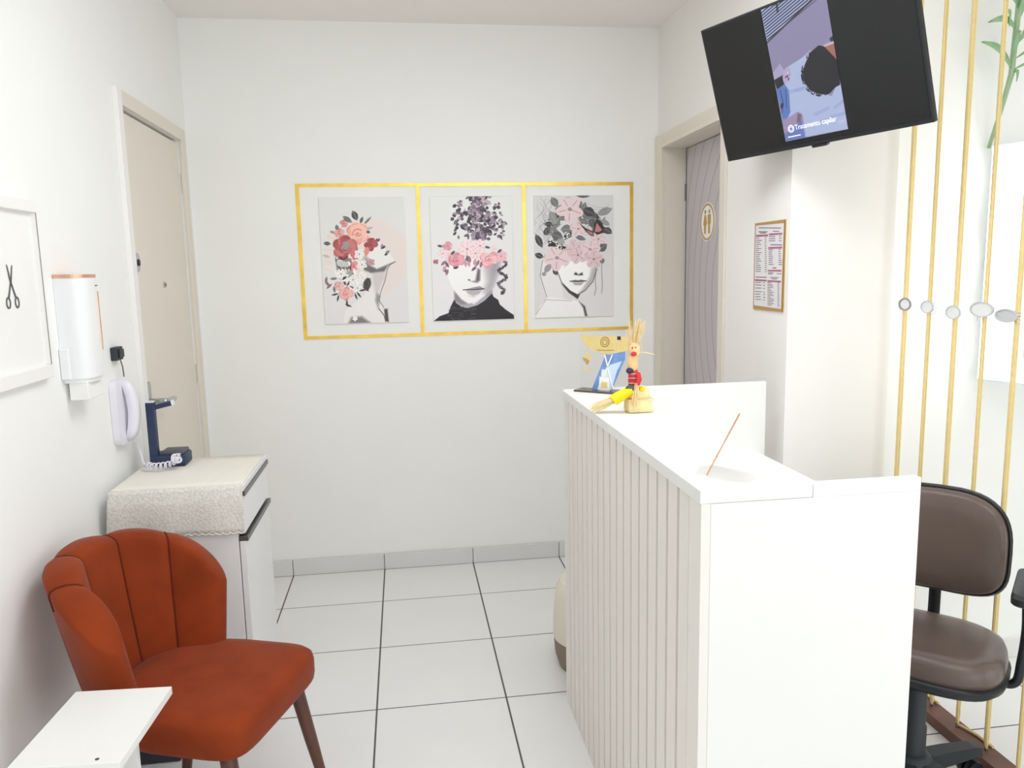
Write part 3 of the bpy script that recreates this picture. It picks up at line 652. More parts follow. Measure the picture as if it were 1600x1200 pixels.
# ================================================================== wall decoration on the back wall
gf = thing('gold_tape_frame', 'gold tape frame with three fields around the portraits', 'frame', (.342, YB, 1.557))
fx = [-.473, .0915, .6085, 1.155]; z0, z1 = 1.195, 1.918; tw = .0085
def tape(x0, x1, za, zb, name): box(name, GOLD, x0 - .342, x1 - .342, -.0035, 0, za - 1.557, zb - 1.557, 0, gf)
tape(fx[0] - tw, fx[3] + tw, z1 - tw, z1 + tw*.8, 'top_strip'); tape(fx[0] - tw, fx[3] + tw, z0 - tw*.8, z0 + tw, 'bottom_strip')
for x in fx: tape(x - tw, x + tw, z0 + tw, z1 - tw, 'upright_strip')
for nm, label, x, fn in (('portrait_poster', 'portrait poster of a face in profile under pink roses and a pale circle', -.1755, paint_profile),
                         ('portrait_poster', 'portrait poster of a face in black collar below hanging purple leaves', .3475, paint_ivy_portrait),
                         ('portrait_poster', 'portrait poster of a bare-shouldered face with pale blossoms and a red butterfly', .8565, paint_butterfly_portrait)):
    t = thing(nm, label, 'poster', (x, YB, 1.56), 0, 'floral portraits in the gold tape frame')
    box('board', PAPER, -.2015, .2015, -.008, 0, -.301, .301, .001, t)
    sheet('printed_sheet', print_mat(fn.__name__[6:], fn(), gain=1.07), [(-.2005, -.0086, .30), (.2005, -.0086, .30), (.2005, -.0086, -.30), (-.2005, -.0086, -.30)], t)

# ================================================================== left wall objects
# framed scissors picture
sp = thing('framed_picture', 'white framed picture of open scissors on the left wall', 'picture', (XL, 1.93, 1.478))
def fr(name, m, y0, y1, za, zb, x1, bev=.002): box(name, m, 0, x1, y0, y1, za, zb, bev, sp)
fr('frame_rail', CREAMW, -.30, .29, .195, .225, .022); fr('frame_rail', CREAMW, -.30, .29, -.235, -.200, .022)
fr('frame_stile', CREAMW, .275, .29, -.200, .195, .022); fr('frame_stile', CREAMW, -.30, -.27, -.200, .195, .022)
fr('backing_paper', PAPER, -.27, .275, -.200, .195, .008, 0)
box('frame_edge', INKG, .0215, .0225, .2745, .2762, -.200, .195, 0, sp)
SPM = AX((.0085, .132, .018), (0, .6, 0), (0, 0, .6), (1, 0, 0))
mb = MB()
mb.prism([(-.004, -.006), (.005, .0), (.026, .070), (.020, .062)], 0, .002, SPM); mb.prism([(.004, -.006), (-.005, .0), (-.020, .072), (-.014, .062)], 0, .002, SPM)
for sgn in (-1, 1):
    mb.prism([(sgn*.003, .004), (sgn*-.004, .0), (sgn*-.034, -.062), (sgn*-.026, -.064)][::sgn], 0, .002, SPM)
    cx, cy = sgn*-.036, -.082
    mb.loft([[(cx + r*.72*math.cos(2*PI*k/20), cy + r*math.sin(2*PI*k/20), z) for k in range(20)] for r, z in ((.024, 0), (.024, .002), (.018, .002), (.018, 0))], False, SPM)
mb.build('scissors_print', INKG, sp)

# paper towel dispenser
dp = thing('paper_towel_dispenser', 'white wall dispenser with rose gold trim beside the scissors picture', 'dispenser', (XL, 2.382, 1.21))
prof = [(.002, -.068)]
for k in range(25):
    a = PI*k/24; prof.append((.078*abs(math.sin(a))**.55, -.066*math.copysign(abs(math.cos(a))**.6, math.cos(a))))
prof.append((.002, .068))
MB().prism(prof, .012, .294).build('cover', WPLAST, dp, True, None, 50)
MB().prism([(x*1.01, y*1.02) for x, y in prof], .294, .304).build('top_trim', ROSE, dp)
MB().prism([(x*.92, y*.94) for x, y in prof], 0, .012).build('base_tray', WPLAST, dp)
MB().box(.001, .026, -.078, -.066, .012, .10, .003).build('side_latch', WPLAST, dp)
MB().tube([(.0735, .038, .255), (.0735, .038, .085)], .0045, 8).build('level_strip', ROSE, dp, True)
MB().box(.06, .0785, .018, .036, .270, .273).build('badge', INKG, dp)
MB().box(.010, .060, -.055, .055, -.050, 0, .002).build('paper_towel', mat('tissue_paper', (240, 240, 238), .9), dp)

# black plug adaptor
ad = thing('plug_adaptor', 'small black plug adaptor on the wall above the intercom', 'adaptor', (XL, 2.715, 1.255))
box('body', BLACKM, .0005, .022, -.030, .026, -.022, .022, .003, ad)
box('socket_face', BLACK, .022, .027, -.020, .022, -.014, .014, .002, ad)
MB().tube(smooth_path([(.015, .012, -.021), (.018, .018, -.045), (.022, .010, -.06), (.020, .018, -.08)]), .0022, 6).build('wire', ALU, ad, True)

# intercom with handset and coiled cord
ic = thing('intercom_phone', 'white wall intercom handset with coiled cord beside the entrance door', 'intercom', (XL, 2.718, 1.062))
ICM = AX((0, 0, 0), (0, 1, 0), (0, 0, 1), (1, 0, 0))
MB().prism(rounded(.105, .215, .03, 6, -.024, 0), .001, .022, ICM).build('base_plate', LPLAST, ic, True)
MB().prism(rounded(.101, .211, .03, 6, -.024, 0), .0, .004, ICM).build('base_shadow_gap', INKG, ic)
hs = []
for k in range(13):
    t = k/12; z = -.100 + .205*t; bulge = .026 + .020*math.sin(PI*t)**.8; hw = .028 - .004*math.sin(PI*t)
    e = min(1, min(t, 1 - t)*7 + .35)
    hs.append([(bulge + dx*e, -.002 + dy*hw/.028*e*.85, z) for dx, dy in [(-.012, -.024), (-.004, -.028), (.012, -.027), (.018, -.018), (.019, 0), (.018, .018), (.012, .027), (-.004, .028), (-.012, .024)]])
MB().loft(hs).build('handset', LPLAST, ic, True, None, 60)
# straight flex, then coil, then tangle on the cabinet top (z about .86)
cz = .858 - 1.06
path = smooth_path([(.034, .008, -.098), (.036, .040, -.13), (.042, .045, -.165), (.055, .02, cz + .016), (.075, -.005, cz + .010)])
MB().tube(path, .0035, 6).build('flex', LPLAST, ic, True)
coil = []
base = smooth_path([(.075, -.005, cz + .010), (.10, -.02, cz + .009), (.13, -.02, cz + .010), (.155, -.005, cz + .012), (.168, .02, cz + .016), (.178, .0, cz + .02), (.165, -.012, cz + .024), (.158, .012, cz + .03), (.175, .022, cz + .028)], 30)
for i, p in enumerate(base):
    a = i*.42; coil.append(p + Vector((math.sin(a)*.004, math.sin(a)*.0085, .003 + math.cos(a)*.0085)))
MB().tube(coil, .0026, 5).build('coiled_cord', LPLAST, ic, True)
# ================================================================== cabinet corner
cb = thing('cabinet', 'white low drawer cabinet against the left wall under a lace cloth', 'cabinet', (-.735, 2.69, 0))
def cbx(name, m, x0, x1, y0, y1, z0, z1, bev=0.0, parent=None): return box(name, m, x0 + .735, x1 + .735, y0 - 2.69, y1 - 2.69, z0, z1, bev, parent or cb)
CX0, CX1, CY0, CY1 = -.925, -.548, 2.47, 2.905
CABW = mat('cabinet_white', (234, 234, 236), .35, var=.008)
cbx('side_panel', CABW, CX0, CX1, CY0, CY0 + .018, .05, .828, .001); cbx('side_panel', CABW, CX0, CX1, CY1 - .018, CY1, .05, .828, .001)
cbx('back_panel', CABW, CX0, CX0 + .006, CY0 + .018, CY1 - .018, .05, .828)
cbx('bottom_panel', CABW, CX0 + .006, CX1, CY0 + .018, CY1 - .018, .05, .068)
cbx('top_panel', CABW, CX0, CX1 + .026, CY0, CY1, .828, .847, .0015)
cbx('plinth', CABW, CX0 + .02, CX1 - .03, CY0 + .01, CY1 - .01, .001, .05)
cbx('interior_shadow_gap', GAPSHADE, CX1 - .012, CX1 + .001, CY0 + .018, CY1 - .018, .068, .828)
dr = cbx('drawer', CABW, CX1 + .003, CX1 + .022, CY0 + .002, CY1 - .002, .690, .812, .0012)
dd = cbx('door', CABW, CX1 + .003, CX1 + .022, CY0 + .002, CY1 - .002, .055, .664, .0012)
for par, z in ((dr, .812), (dd, .664)):
    h = cbx('handle', ALU, CX1 + .001, CX1 + .030, CY0 + .003, CY1 - .003, z, z + .016, .001); h.parent = par
# lace cloth: top sheet and the hanging fall with a scalloped hem
lc = thing('lace_cloth', 'white lace cloth draped over the low cabinet with scalloped hem', 'cloth', (-.735, 2.69, .848))
zt = .0012
mb = MB()
nx = 60
rows = []
for j in range(8):
    y = CY1 - .012 - (CY1 - .012 - CY0 - .004)*j/7
    rows.append([(CX0 + .003 + (CX1 + .022 - CX0 - .003)*i/nx + .735, y - 2.69, zt + .001*math.sin(i*.7 + j)*.5 + .0006) for i in range(nx + 1)])
mb.grid(rows)
o = mb.build('cloth_top', CLOTHT, lc, True)
m_ = o.modifiers.new('thickness', 'SOLIDIFY'); m_.thickness = .0015; m_.offset = 1
mb = MB(); rows = []
nr = 12
for j in range(nr + 1):
    t = j/nr
    row = []
    for i in range(nx*2 + 1):
        u = i/(nx*2); x = CX0 + .003 + (CX1 + .024 - CX0 - .003)*u - .012*t*(1 - u)
        drop = (.142 + .008*u)*t
        if j == nr: drop += .006*abs(math.sin(u*PI*19))
        y = CY0 - .003 - .010*min(1, t*3) - .006*t*math.sin(u*16 + 1) * .6
        row.append((x + .735, y - 2.69, zt + .0016 - drop))
    rows.append(row)
mb.grid(rows); o = mb.build('lace_fall', LACE, lc, True)
m_ = o.modifiers.new('thickness', 'SOLIDIFY'); m_.thickness = .0018; m_.offset = 0
hem = [Vector(p) for p in rows[-1]]
MB().tube(hem, .0022, 5).build('scalloped_hem', CLOTHT, lc, True)

# navy stand on the cabinet
ns = thing('desk_stand', 'navy blue stand with tall post and short arm on the lace cloth', 'stand', (-.858, 2.80, .851))
bsx = MB(); bsx.box(-.030, .088, -.038, .055, .0, .040, .006)
bs = bsx.build('base', NAVY, ns, True)
MB().box(.004, .082, -.028, .050, .038, .052, .006).build('tray', NAVYT, bs, True)
MB().box(-.030, -.002, -.034, -.008, .0, .226, .003).build('post', NAVY, ns)
MB().prism(rounded(.026, .024, .004), 0, .003, AX((-.016, -.021, .226), (1, 0, 0), (0, 1, 0), (0, 0, 1))).build('post_cap', LPLAST, ns)
AM = AX((-.004, -.021, .208), (math.cos(.22), 0, math.sin(.22)), (0, 1, 0), (-math.sin(.22), 0, math.cos(.22)))
MB().box(0, .060, -.011, .011, -.008, .008, .002, AM).build('arm', NAVY, ns)
MB().box(.060, .066, -.011, .011, -.009, .009, .001, AM).build('arm_cap', LPLAST, ns)

# ================================================================== rust velvet chair
CH = thing('shell_chair', 'rust velvet shell-back chair with dark wooden legs beside the cabinet', 'chair', (-.563, 2.015, 0))
fdir = Vector((.939, -.343, 0)); sdir = Vector((.343, .939, 0))
def cp(f, s, z): return fdir*f + sdir*s + Vector((0, 0, z))
# seat
def outline(k, z, n=40):
    P = []
    for i in range(n):
        a = 2*PI*i/n; c, q = math.cos(a), math.sin(a)
        e = .25 if c > 0 else .75
        fx_ = (.235 if c > 0 else .225)*math.copysign(abs(c)**e, c); w = .222 if c > 0 else .222 - .03*abs(c)
        P.append(cp(fx_*k + .0, w*math.copysign(abs(q)**.30 if c > 0 else abs(q)**.6, q)*k, z))
    return P
dome = lambda k, z: outline(k, z)
MB().loft([outline(.94, .372), outline(.99, .378), outline(1, .392), outline(1.0, .43), outline(.985, .447), outline(.94, .458), outline(.8, .466), outline(.5, .471), outline(.15, .472)]).build('seat', VELVET, CH, True, None, 80)
# shell back
NT, KI = 100, 24
TH = math.radians(74)
def shell_pt(th, w, ins, top=None):
    """w 0..1 along the height; ins: offset inward (+) from the mid surface."""
    u = abs(th)/TH
    ph = (th/TH*.5 + .5)*5*PI; puff = abs(math.sin(ph))**.6
    Ht = .800 - .055*u*u - .115*u**5 + .012*puff*(1 - .7*u)
    z = .372 + (Ht - .372)*w
    k = max(0, (z - .40)/.42)
    A = .180 + .092*k**.85; B = .275 + .066*k**.8
    r = ins + (.016*puff*(.35 + .65*w) if ins > 0 else -.004*puff)
    f = .028 - (B - r)*math.cos(th)
    s = (A - r)*math.copysign(abs(math.sin(th))**.92, th)
    return cp(f - .02*k*(1 - u), s, z)
rows = []
for i in range(NT + 1):
    th = -TH + 2*TH*i/NT; u = abs(th)/TH
    h = .036*math.sqrt(max(.02, 1 - u**14))
    col = []
    for k in range(KI + 1): col.append(shell_pt(th, k/KI*.955, h))
    for k in range(1, 6):
        a = PI*k/6; col.append(shell_pt(th, .955 + .045*math.sin(a), h*math.cos(a)))
    for k in range(KI + 1): col.append(shell_pt(th, .955*(1 - k/KI), -h))
    rows.append(col)
mb = MB(); mb.grid(rows, True); bmesh.ops.holes_fill(mb.bm, edges=[e for e in mb.bm.edges if e.is_boundary], sides=0)
bmesh.ops.recalc_face_normals(mb.bm, faces=mb.bm.faces)
back = mb.build('backrest', VELVET, CH, True, None, 80)
for q in range(1, 5):
    th = -TH + 2*TH*q/5
    pts = [shell_pt(th, .12 + .835*k/20, .0365) for k in range(21)] + [shell_pt(th, .955 + .045*math.sin(PI*k/6), .037*math.cos(PI*k/6)) for k in range(1, 6)] + [shell_pt(th, .955 - .05*k, -.037) for k in range(3)]
    MB().tube(pts, .0036, 6).build('piping', PIPING, back, True)
for f0, s0, f1, s1 in ((.165, .165, .235, .20), (.165, -.165, .235, -.20), (-.12, .12, -.20, .155), (-.12, -.12, -.20, -.155)):
    MB().tube([cp(f0, s0, .385), cp(f0 + (f1 - f0)*.5, s0 + (s1 - s0)*.5, .19), cp(f1, s1, .0)], [.021, .018, .012], 14).build('leg', WOODD, CH, True)

# small white side table
st = thing('side_table', 'small white board side table in front of the rust chair', 'table', (-.661, 1.588, 0), math.radians(-3.9))
box('tabletop', LAM, -.104, .104, -.137, .137, .575, .593, .001, st)
box('end_board', LAM, -.100, .100, -.1345, -.1185, .0, .5745, .001, st)
box('end_board', LAM, -.100, .03, .10, .116, .0, .5745, .001, st)
box('front_rail', mat('birch_edge', (234, 226, 218), .5), -.099, .099, -.137, -.1355, .500, .574, .0004, st)
box('lower_shelf', LAM, -.098, .03, -.118, .0995, .20, .216, .001, st)
MB().lathe([(.004, .593), (.004, .5936)], 10, Matrix.Translation((.056, -.122, 0))).build('screw_hole', WOODD, st)

bb = tag(box('black_box', BLACKM, -.955 + .02, -.745, 2.36, 2.46, .001, .16, .006), 'black box on the floor under the rust chair by the wall', 'box')

# ================================================================== reception desk
dk = thing('reception_desk', 'white reception desk with vertical slatted front', 'desk', (.86, 1.89, 0))
def D(name, m, x0, x1, y0, y1, z0, z1, bev=0.0): return box(name, m, x0 - .86, x1 - .86, y0 - 1.89, y1 - 1.89, z0, z1, bev, dk)
FX, FY0, FY1, TOP = .516, 1.28, 2.505, 1.105
D('front_board', mat('slat_backing', (216, 210, 202), .5), FX + .014, FX + .03, FY0 + .018, FY1 - .018, .0, TOP - .025)
D('top_board', LAM, FX - .006, .724, FY0, FY1 - .018, TOP - .025, TOP, .0012)
n = 18; y0 = FY0 + .012
D('edge_post', SLATM, FX - .004, FX + .014, FY0, FY0 + .058, 0, TOP - .025, .001)
pitch = (FY1 - .018 - (FY0 + .058))/n
for k in range(n):
    a = FY0 + .058 + .013 + k*pitch
    D('slat', SLATM, FX, FX + .0145, a, a + pitch - .013, .0, TOP - .026, .0012)
D('end_panel', LAM, FX + .014, .938, FY0 - .0005, FY0 + .018, 0, TOP - .0255, .001)
D('end_panel', LAM, .7245, .938, FY0 - .0005, FY0 + .018, TOP - .0255, TOP, .001)
D('far_panel', LAM, FX, 1.222, FY1 - .018, FY1, 0, TOP, .001)
D('counter_back', LAM, .706, .722, FY0 + .018, FY1 - .018, .86, TOP - .025)
D('worktop', LAM, FX + .03, .93, FY0 + .018, FY1 - .018, .83, .855, .001)
D('worktop', LAM, .93, 1.206, 1.78, FY1 - .018, .83, .855, .001)
D('drawer_pedestal', LAM, .80, 1.19, 2.10, FY1 - .018, .0, .83, .001)
# papers on the worktop
pp = thing('paper_stack', 'white papers with a blue edge lying on the desk worktop', 'paper', (1.05, 2.13, .856), .3)
box('sheet_block', PAPER, -.085, .085, -.11, .11, 0, .012, .001, pp); box('blue_cover', BLUEP, -.085, .085, -.11, .11, .012, .016, .0005, pp)

# leaning card holder, seen edge-on
cd = thing('card_holder', 'slim white card holder leaning on the near end of the counter', 'card holder', (.577, 1.405, TOP))
cv = Vector((-.577, -1.405, 1.5 - TOP)).normalized(); rd = Vector((1.405, -.577, 0)).normalized()
nd = (rd*.060 + Vector((0, 0, .125))).normalized().cross(cv).normalized()
if nd.z < 0: nd = -nd
vd = nd.cross(Vector((0, 0, 1))).normalized(); ud = nd.cross(vd)
if ud.z < 0: vd = -vd; ud = nd.cross(vd)
CM = AX((0, 0, .001), vd, ud, nd)
MB().box(-.05, .05, .0, .142, -.0012, .0012, 0, CM).build('card', PAPER, cd)
edge = MB(); edge.box(-.0504, -.0498, .004, .138, -.0015, .0015, 0, CM); edge.box(.0498, .0504, .004, .138, -.0015, .0015, 0, CM); edge.build('card_edge', mat('printed_edge', (216, 168, 140), .6, var=.35, scale=25), cd)
MB().box(-.040, .040, .0, .003, .002, .022, 0, AX((0, 0, .001), vd, Vector((0, 0, 1)), vd.cross(Vector((0, 0, 1))))).build('foot', ACRYL, cd)

# beige basket at the far end of the desk
bk = thing('canvas_pouf', 'beige canvas pouf with brown base behind the far desk end', 'pouf', (.665, 2.74, 0))
MB().lathe([(.147, .115), (.147, .18), (.141, .25), (.134, .31), (.118, .335), (.06, .342)], 32).build('canvas_body', BEIGE, bk, True)
MB().lathe([(.125, .0), (.141, .05), (.146, .114)], 32).build('base', TAUPE, bk, True)

# acrylic display on the counter
ac = thing('acrylic_display', 'clear acrylic display with gold header and blue picture on the counter', 'display', (.632, 2.412, TOP), math.radians(-40))
W2, HH = .172, .178
bsb = MB(); bsb.box(-.095, .092, -.032, .030, .0005, .006, .001); bsb.build('base', mat('dark_mirror_base', (96, 84, 78), .15, metal=.6), ac)
MB().box(-W2/2, W2/2, -.0015, .0015, .006, .006 + HH, 0).build('panel', ACRYL, ac)
def dec(name, pts, m, lift=.0022, th=.0006):
    q = [((X - 335)/500*W2 - W2/2, .006 + HH*(1 - (Y - 270 - (X - 335)*.08)/570)) for X, Y in pts]
    return MB().prism(q, 0, th, AX((0, -lift, 0), (1, 0, 0), (0, 0, 1), (0, -1, 0))).build(name, m, ac)
FOIL = mat('pale_gold_foil', (228, 206, 140), .35, metal=.35, var=.08, scale=30)
for pts in ([(345, 272), (510, 288), (492, 455), (420, 410), (375, 355), (350, 310)], [(516, 289), (716, 306), (706, 474), (600, 478), (498, 456)], [(722, 306), (835, 318), (835, 452), (770, 470), (712, 473)]): dec('gold_header', pts, FOIL)
def ringpts(cx, cy, r, n=22): return [(cx + r*math.cos(2*PI*k/n), cy + r*1.15*math.sin(2*PI*k/n)) for k in range(n)]
def ring(cx, cy, r, w):
    mb = MB(); a = ringpts(cx, cy, r); b = ringpts(cx, cy, r - w)
    f = lambda L_, z: [((X - 335)/500*W2 - W2/2, .006 + HH*(1 - (Y - 270 - (X - 335)*.08)/570), z) for X, Y in L_]
    mb.loft([f(a, 0), f(a, .0005), f(b, .0005), f(b, 0)], False, AX((0, -.003, 0), (1, 0, 0), (0, 0, 1), (0, -1, 0)))
    return mb.build('logo_ring', mat('engraved_line', (150, 122, 60), .5), ac)
ring(597, 360, 46, 7); ring(597, 362, 26, 6)
dec('logo_line', [(520, 438), (690, 446), (690, 451), (520, 443)], mat('engraved_bar', (150, 122, 60), .5), .003)
dec('black_square', [(722, 308), (756, 311), (756, 346), (722, 343)], BLACK, .003)
dec('gold_diamond', [(412, 455), (438, 485), (408, 520), (366, 505)], FOIL); dec('gold_diamond', [(442, 487), (466, 522), (440, 548), (412, 522)], FOIL)
dec('gold_diamond', [(364, 510), (406, 526), (394, 560), (372, 545)], BRASS); dec('gold_diamond', [(410, 528), (438, 553), (412, 592), (392, 566)], BRASS)
dec('gold_script', [(372, 612), (400, 606), (394, 640), (376, 636)], FOIL); dec('gold_script', [(402, 632), (424, 626), (440, 664), (420, 660), (404, 650)], FOIL)
dec('blue_picture', [(452, 862), (604, 486), (640, 492), (800, 462), (800, 540), (660, 868)], BLUEC, .0022)
dec('blue_picture', [(560, 700), (640, 600), (770, 560), (720, 660), (662, 860), (600, 860)], BLUEL, .003)
dec('white_bottle', [(532, 862), (542, 715), (640, 728), (644, 868)], PAPER, .0036); dec('bottle_cap', [(556, 712), (566, 640), (622, 646), (622, 720)], EYEW, .0036)
dec('bottle_label', [(560, 770), (620, 776), (622, 832), (560, 828)], FOIL, .0044)
for X0, X1 in ((560, 700), (640, 540)): dec('white_cord', [(X0 + 30, 490), (X0 + 44, 490), (X1 - 6, 850), (X1 - 22, 850)], PAPER, .005)

# straw scarecrow doll on a bale
SCW = thing('scarecrow_doll', 'straw scarecrow doll with yellow trousers sitting on a bale', 'doll', (.634, 2.055, TOP))
g = random.Random(11)
def bunch(name, p0, p1, r0, r1, n, parent=None, m=None, th=.0011, lv=.26):
    mb = MB(); p0 = Vector(p0); p1 = Vector(p1); d = (p1 - p0).normalized(); a = d.orthogonal().normalized(); b = d.cross(a)
    for k in range(n):
        t = g.random()*2*PI; q = min(1.25, abs(g.gauss(0, .55))); v = a*math.cos(t)*q + b*math.sin(t)*q
        L_ = 1.08 - lv*g.random()
        mid = p0.lerp(p1, .5*L_) + v*(r0 + r1)*.55
        end = p0.lerp(p1, L_) + v*r1; end.z = max(end.z, .002)
        mb.tube([p0 + v*r0, mid, end], [th, th, th*.6], 4)
    return mb.build(name, m or STRAW, parent or SCW)
bl = MB(); bl.box(-.034, .036, -.028, .028, .0005, .038, .006); bl.box(-.028, .028, -.024, .024, .036, .070, .008)
bale = bl.build('straw_bale', HUSK, SCW, True)
MB().tube([(-.035, -.029, .037), (.037, -.029, .037), (.037, .029, .037), (-.035, .029, .037), (-.035, -.029, .037)], .0012, 5).build('twine', STRAW, bale)
MB().loft([[(-.014 + r*math.cos(2*PI*k/14), -.004 + r*.8*math.sin(2*PI*k/14), z) for k in range(14)] for r, z in ((.014, .066), (.0155, .085), (.0145, .108), (.010, .120))]).build('red_shirt', None or mat('red_plaid', (204, 58, 58), .8, var=.35, scale=120), SCW, True)
for z in (.082, .096, .108): MB().tube([(-.014 + .0162*math.cos(a), -.004 + .0132*math.sin(a), z) for a in np.linspace(PI, 2*PI, 9)], .0007, 4).build('plaid_line', PAPER, SCW)
MB().loft([[(-.0165 + r*math.cos(2*PI*k/14), -.004 + r*.85*math.sin(2*PI*k/14), z) for k in range(14)] for r, z in ((.010, .114), (.0145, .124), (.0145, .142), (.010, .156))]).build('neck', SKIN, SCW, True)
MB().sphere((-.026, -.010, .116), .011, .010, .009, 10).build('neckerchief', BLUEK, SCW, True)
hd = MB().sphere((-.011, -.004, .172), .016, .015, .021, 14).build('head', mat('straw_face', (236, 204, 158), .85, var=.12, scale=80), SCW, True)
MB().sphere((-.017, -.017, .163), .0085, .005, .0065, 10).build('red_mouth', RED, hd, True)
for x in (-.021, -.012): MB().sphere((x, -.0165, .180), .0026, .0026, .0026, 8).build('eye', RED, hd, True)
bunch('straw_hair', (-.010, -.002, .182), (.003, .0, .252), .011, .028, 110, hd, None, .0009, .55)
bunch('straw_fringe', (-.010, .004, .196), (-.008, .002, .146), .016, .020, 60, hd, None, .0008, .6)
MB().tube([(.0, -.004, .166), (.02, -.006, .164), (.045, -.010, .158)], [.0016, .0013, .0007], 5).build('loose_straw', HUSK, hd)
hips = MB().sphere((-.022, -.014, .066), .018, .016, .012, 12).build('green_patch_trousers', GRN, SCW, True)
for k, (y0_, y1_) in enumerate(((-.020, -.002), (-.006, .024))):
    a = Vector((-.022, y0_, .064)); b = Vector((-.072, y0_*.5 + y1_*.5, .034)); c_ = Vector((-.128, y1_, .008))
    MB().tube([a, a.lerp(b, .55), b], [.0115, .013, .0135], 10).build('yellow_leg', YEL, SCW, True)
    bunch('straw_foot', b + Vector((.006, 0, .002)), c_, .009, .015, 26, None, STRAW if k else HUSK)
MB().sphere((.004, -.022, .066), .009, .006, .008, 8).build('yellow_patch', YEL, SCW, True)
bunch('straw_hand', (-.010, -.024, .082), (-.022, -.036, .018), .006, .011, 34)
MB().tube([(-.004, -.014, .108), (-.004, -.026, .094), (-.010, -.027, .078)], [.007, .0075, .006], 8).build('sleeve', RED, SCW, True)

# ================================================================== television
TC = Vector((1.2167, 2.2830, 2.0690)); tn = Vector((-.874, -.377, -.306)).normalized()
tr = Vector((.392, -.920, .014)); tr = (tr - tn*tr.dot(tn)).normalized(); tu = tn.cross(tr)
if tu.z < 0: tu = -tu
tv = thing('television', 'black wall television tilted down, showing a salon video', 'television')
tv.matrix_world = AX(TC, tr, tu, tn) if tr.cross(tu).dot(tn) > 0 else AX(TC, tr, tu, tn)
MB().box(-.366, .366, -.2175, .2175, -.018, 0, .003).build('bezel', BLACK, tv)
MB().box(-.24, .24, -.16, .12, -.048, -.018, .012).build('rear_housing', BLACK, tv)
scr = MB(); scr.box(-.358, .358, -.205, .2105, 0, .0012); scr = scr.build('screen', TVGLASS, tv)
MB().prism([(-.022, -.2175), (-.018, -.2245), (.030, -.2245), (.036, -.2175)], -.012, .002).build('sensor_bump', BLACK, tv)
sheet('video_image', print_mat('salon_video', paint_video(), 0.9), [(-.112, .209, .0022), (.112, .209, .0022), (.112, -.1895, .0022), (-.112, -.1895, .0022)], scr)
cu = bpy.data.curves.new('caption', 'FONT'); cu.body = 'Tratamento capilar'; cu.size = .0215; cu.align_x = 'LEFT'
tmp = bpy.data.objects.new('caption_tmp', cu); COL.objects.link(tmp)
bpy.context.view_layer.update()
me = bpy.data.meshes.new_from_object(tmp.evaluated_get(bpy.context.evaluated_depsgraph_get())); bpy.data.objects.remove(tmp)
me.materials.clear(); me.materials.append(TEXTW); me.name = 'caption'
wd = max(v.co.x for v in me.vertices)
for v in me.vertices: v.co.x *= .148/wd
cap = bpy.data.objects.new('caption', me); COL.objects.link(cap); cap.parent = scr; cap.location = (-.068, -.160, .003)
mb = MB(); f = lambda r, z: [(-.083 + r*math.cos(2*PI*k/16), -.154 + r*math.sin(2*PI*k/16), z) for k in range(16)]
mb.loft([f(.0115, .0025), f(.0115, .003), f(.0095, .003), f(.0095, .0025)], False); mb.loft([f(.007, .0025), f(.007, .003), f(.0056, .003), f(.0056, .0025)], False)
mb.build('caption_logo', TEXTW, scr)
MB().box(-.1, -.052, -.179, -.1765, .0024, .003).build('caption_line', TEXTW, scr)
Mi = tv.matrix_world.inverted()
arm = [Mi @ TC, Mi @ (TC - tn*.10), Mi @ Vector((1.42, 2.40, 2.12)), Mi @ Vector((1.42, 2.484, 2.12))]
MB().tube([(0, 0, -.045)] + arm[1:], .014, 10).build('mount_arm', BLACKM, tv, True)

# ================================================================== gold cord partition
PX = 1.69
cp_ = thing('cord_partition', 'gold cord divider strung on a dark wooden floor beam', 'divider', (PX, 1.75, 0))
box('base_beam', BEAMW, -.040, .030, -.85, .735, .001, .037, .002, cp_)
box('top_beam', BEAMW, -.040, .030, -.85, .735, H - .06, H - .001, .003, cp_)
cy = [2.437 - .1228*k for k in range(12)]
for k, y in enumerate(cy):
    yy = y - 1.75; w = .0055 if k % 2 == 0 else .0042
    mb = MB(); o_ = .010
    for e in (-1, 1):
        mb.tube([(e*.0045, yy + e*.002, H - .05), (e*.0045, yy + e*.002, .075), (e*.002, yy + e*.0015, .055), (0, yy, .040)], [w, w, w, w*.6], 7)
    c = mb.build('cord', CORD, cp_, True)
    if k % 2 == 1 or True:
        yn = yy - .1228 if k + 1 < len(cy) else yy - .03
        if k % 2 == 1: MB().tube([(.004, yy, .042), (.010, yy - .02, .0425), (.022, yy - .06, .042), (.024, yn, .042)], .0048, 6).build('cord_run', CORD, cp_, True)
    MB().lathe([(.004, .0365), (.006, .041), (.004, .047)], 8, Matrix.Translation((0, yy, 0))).build('eyelet', ALU, cp_)

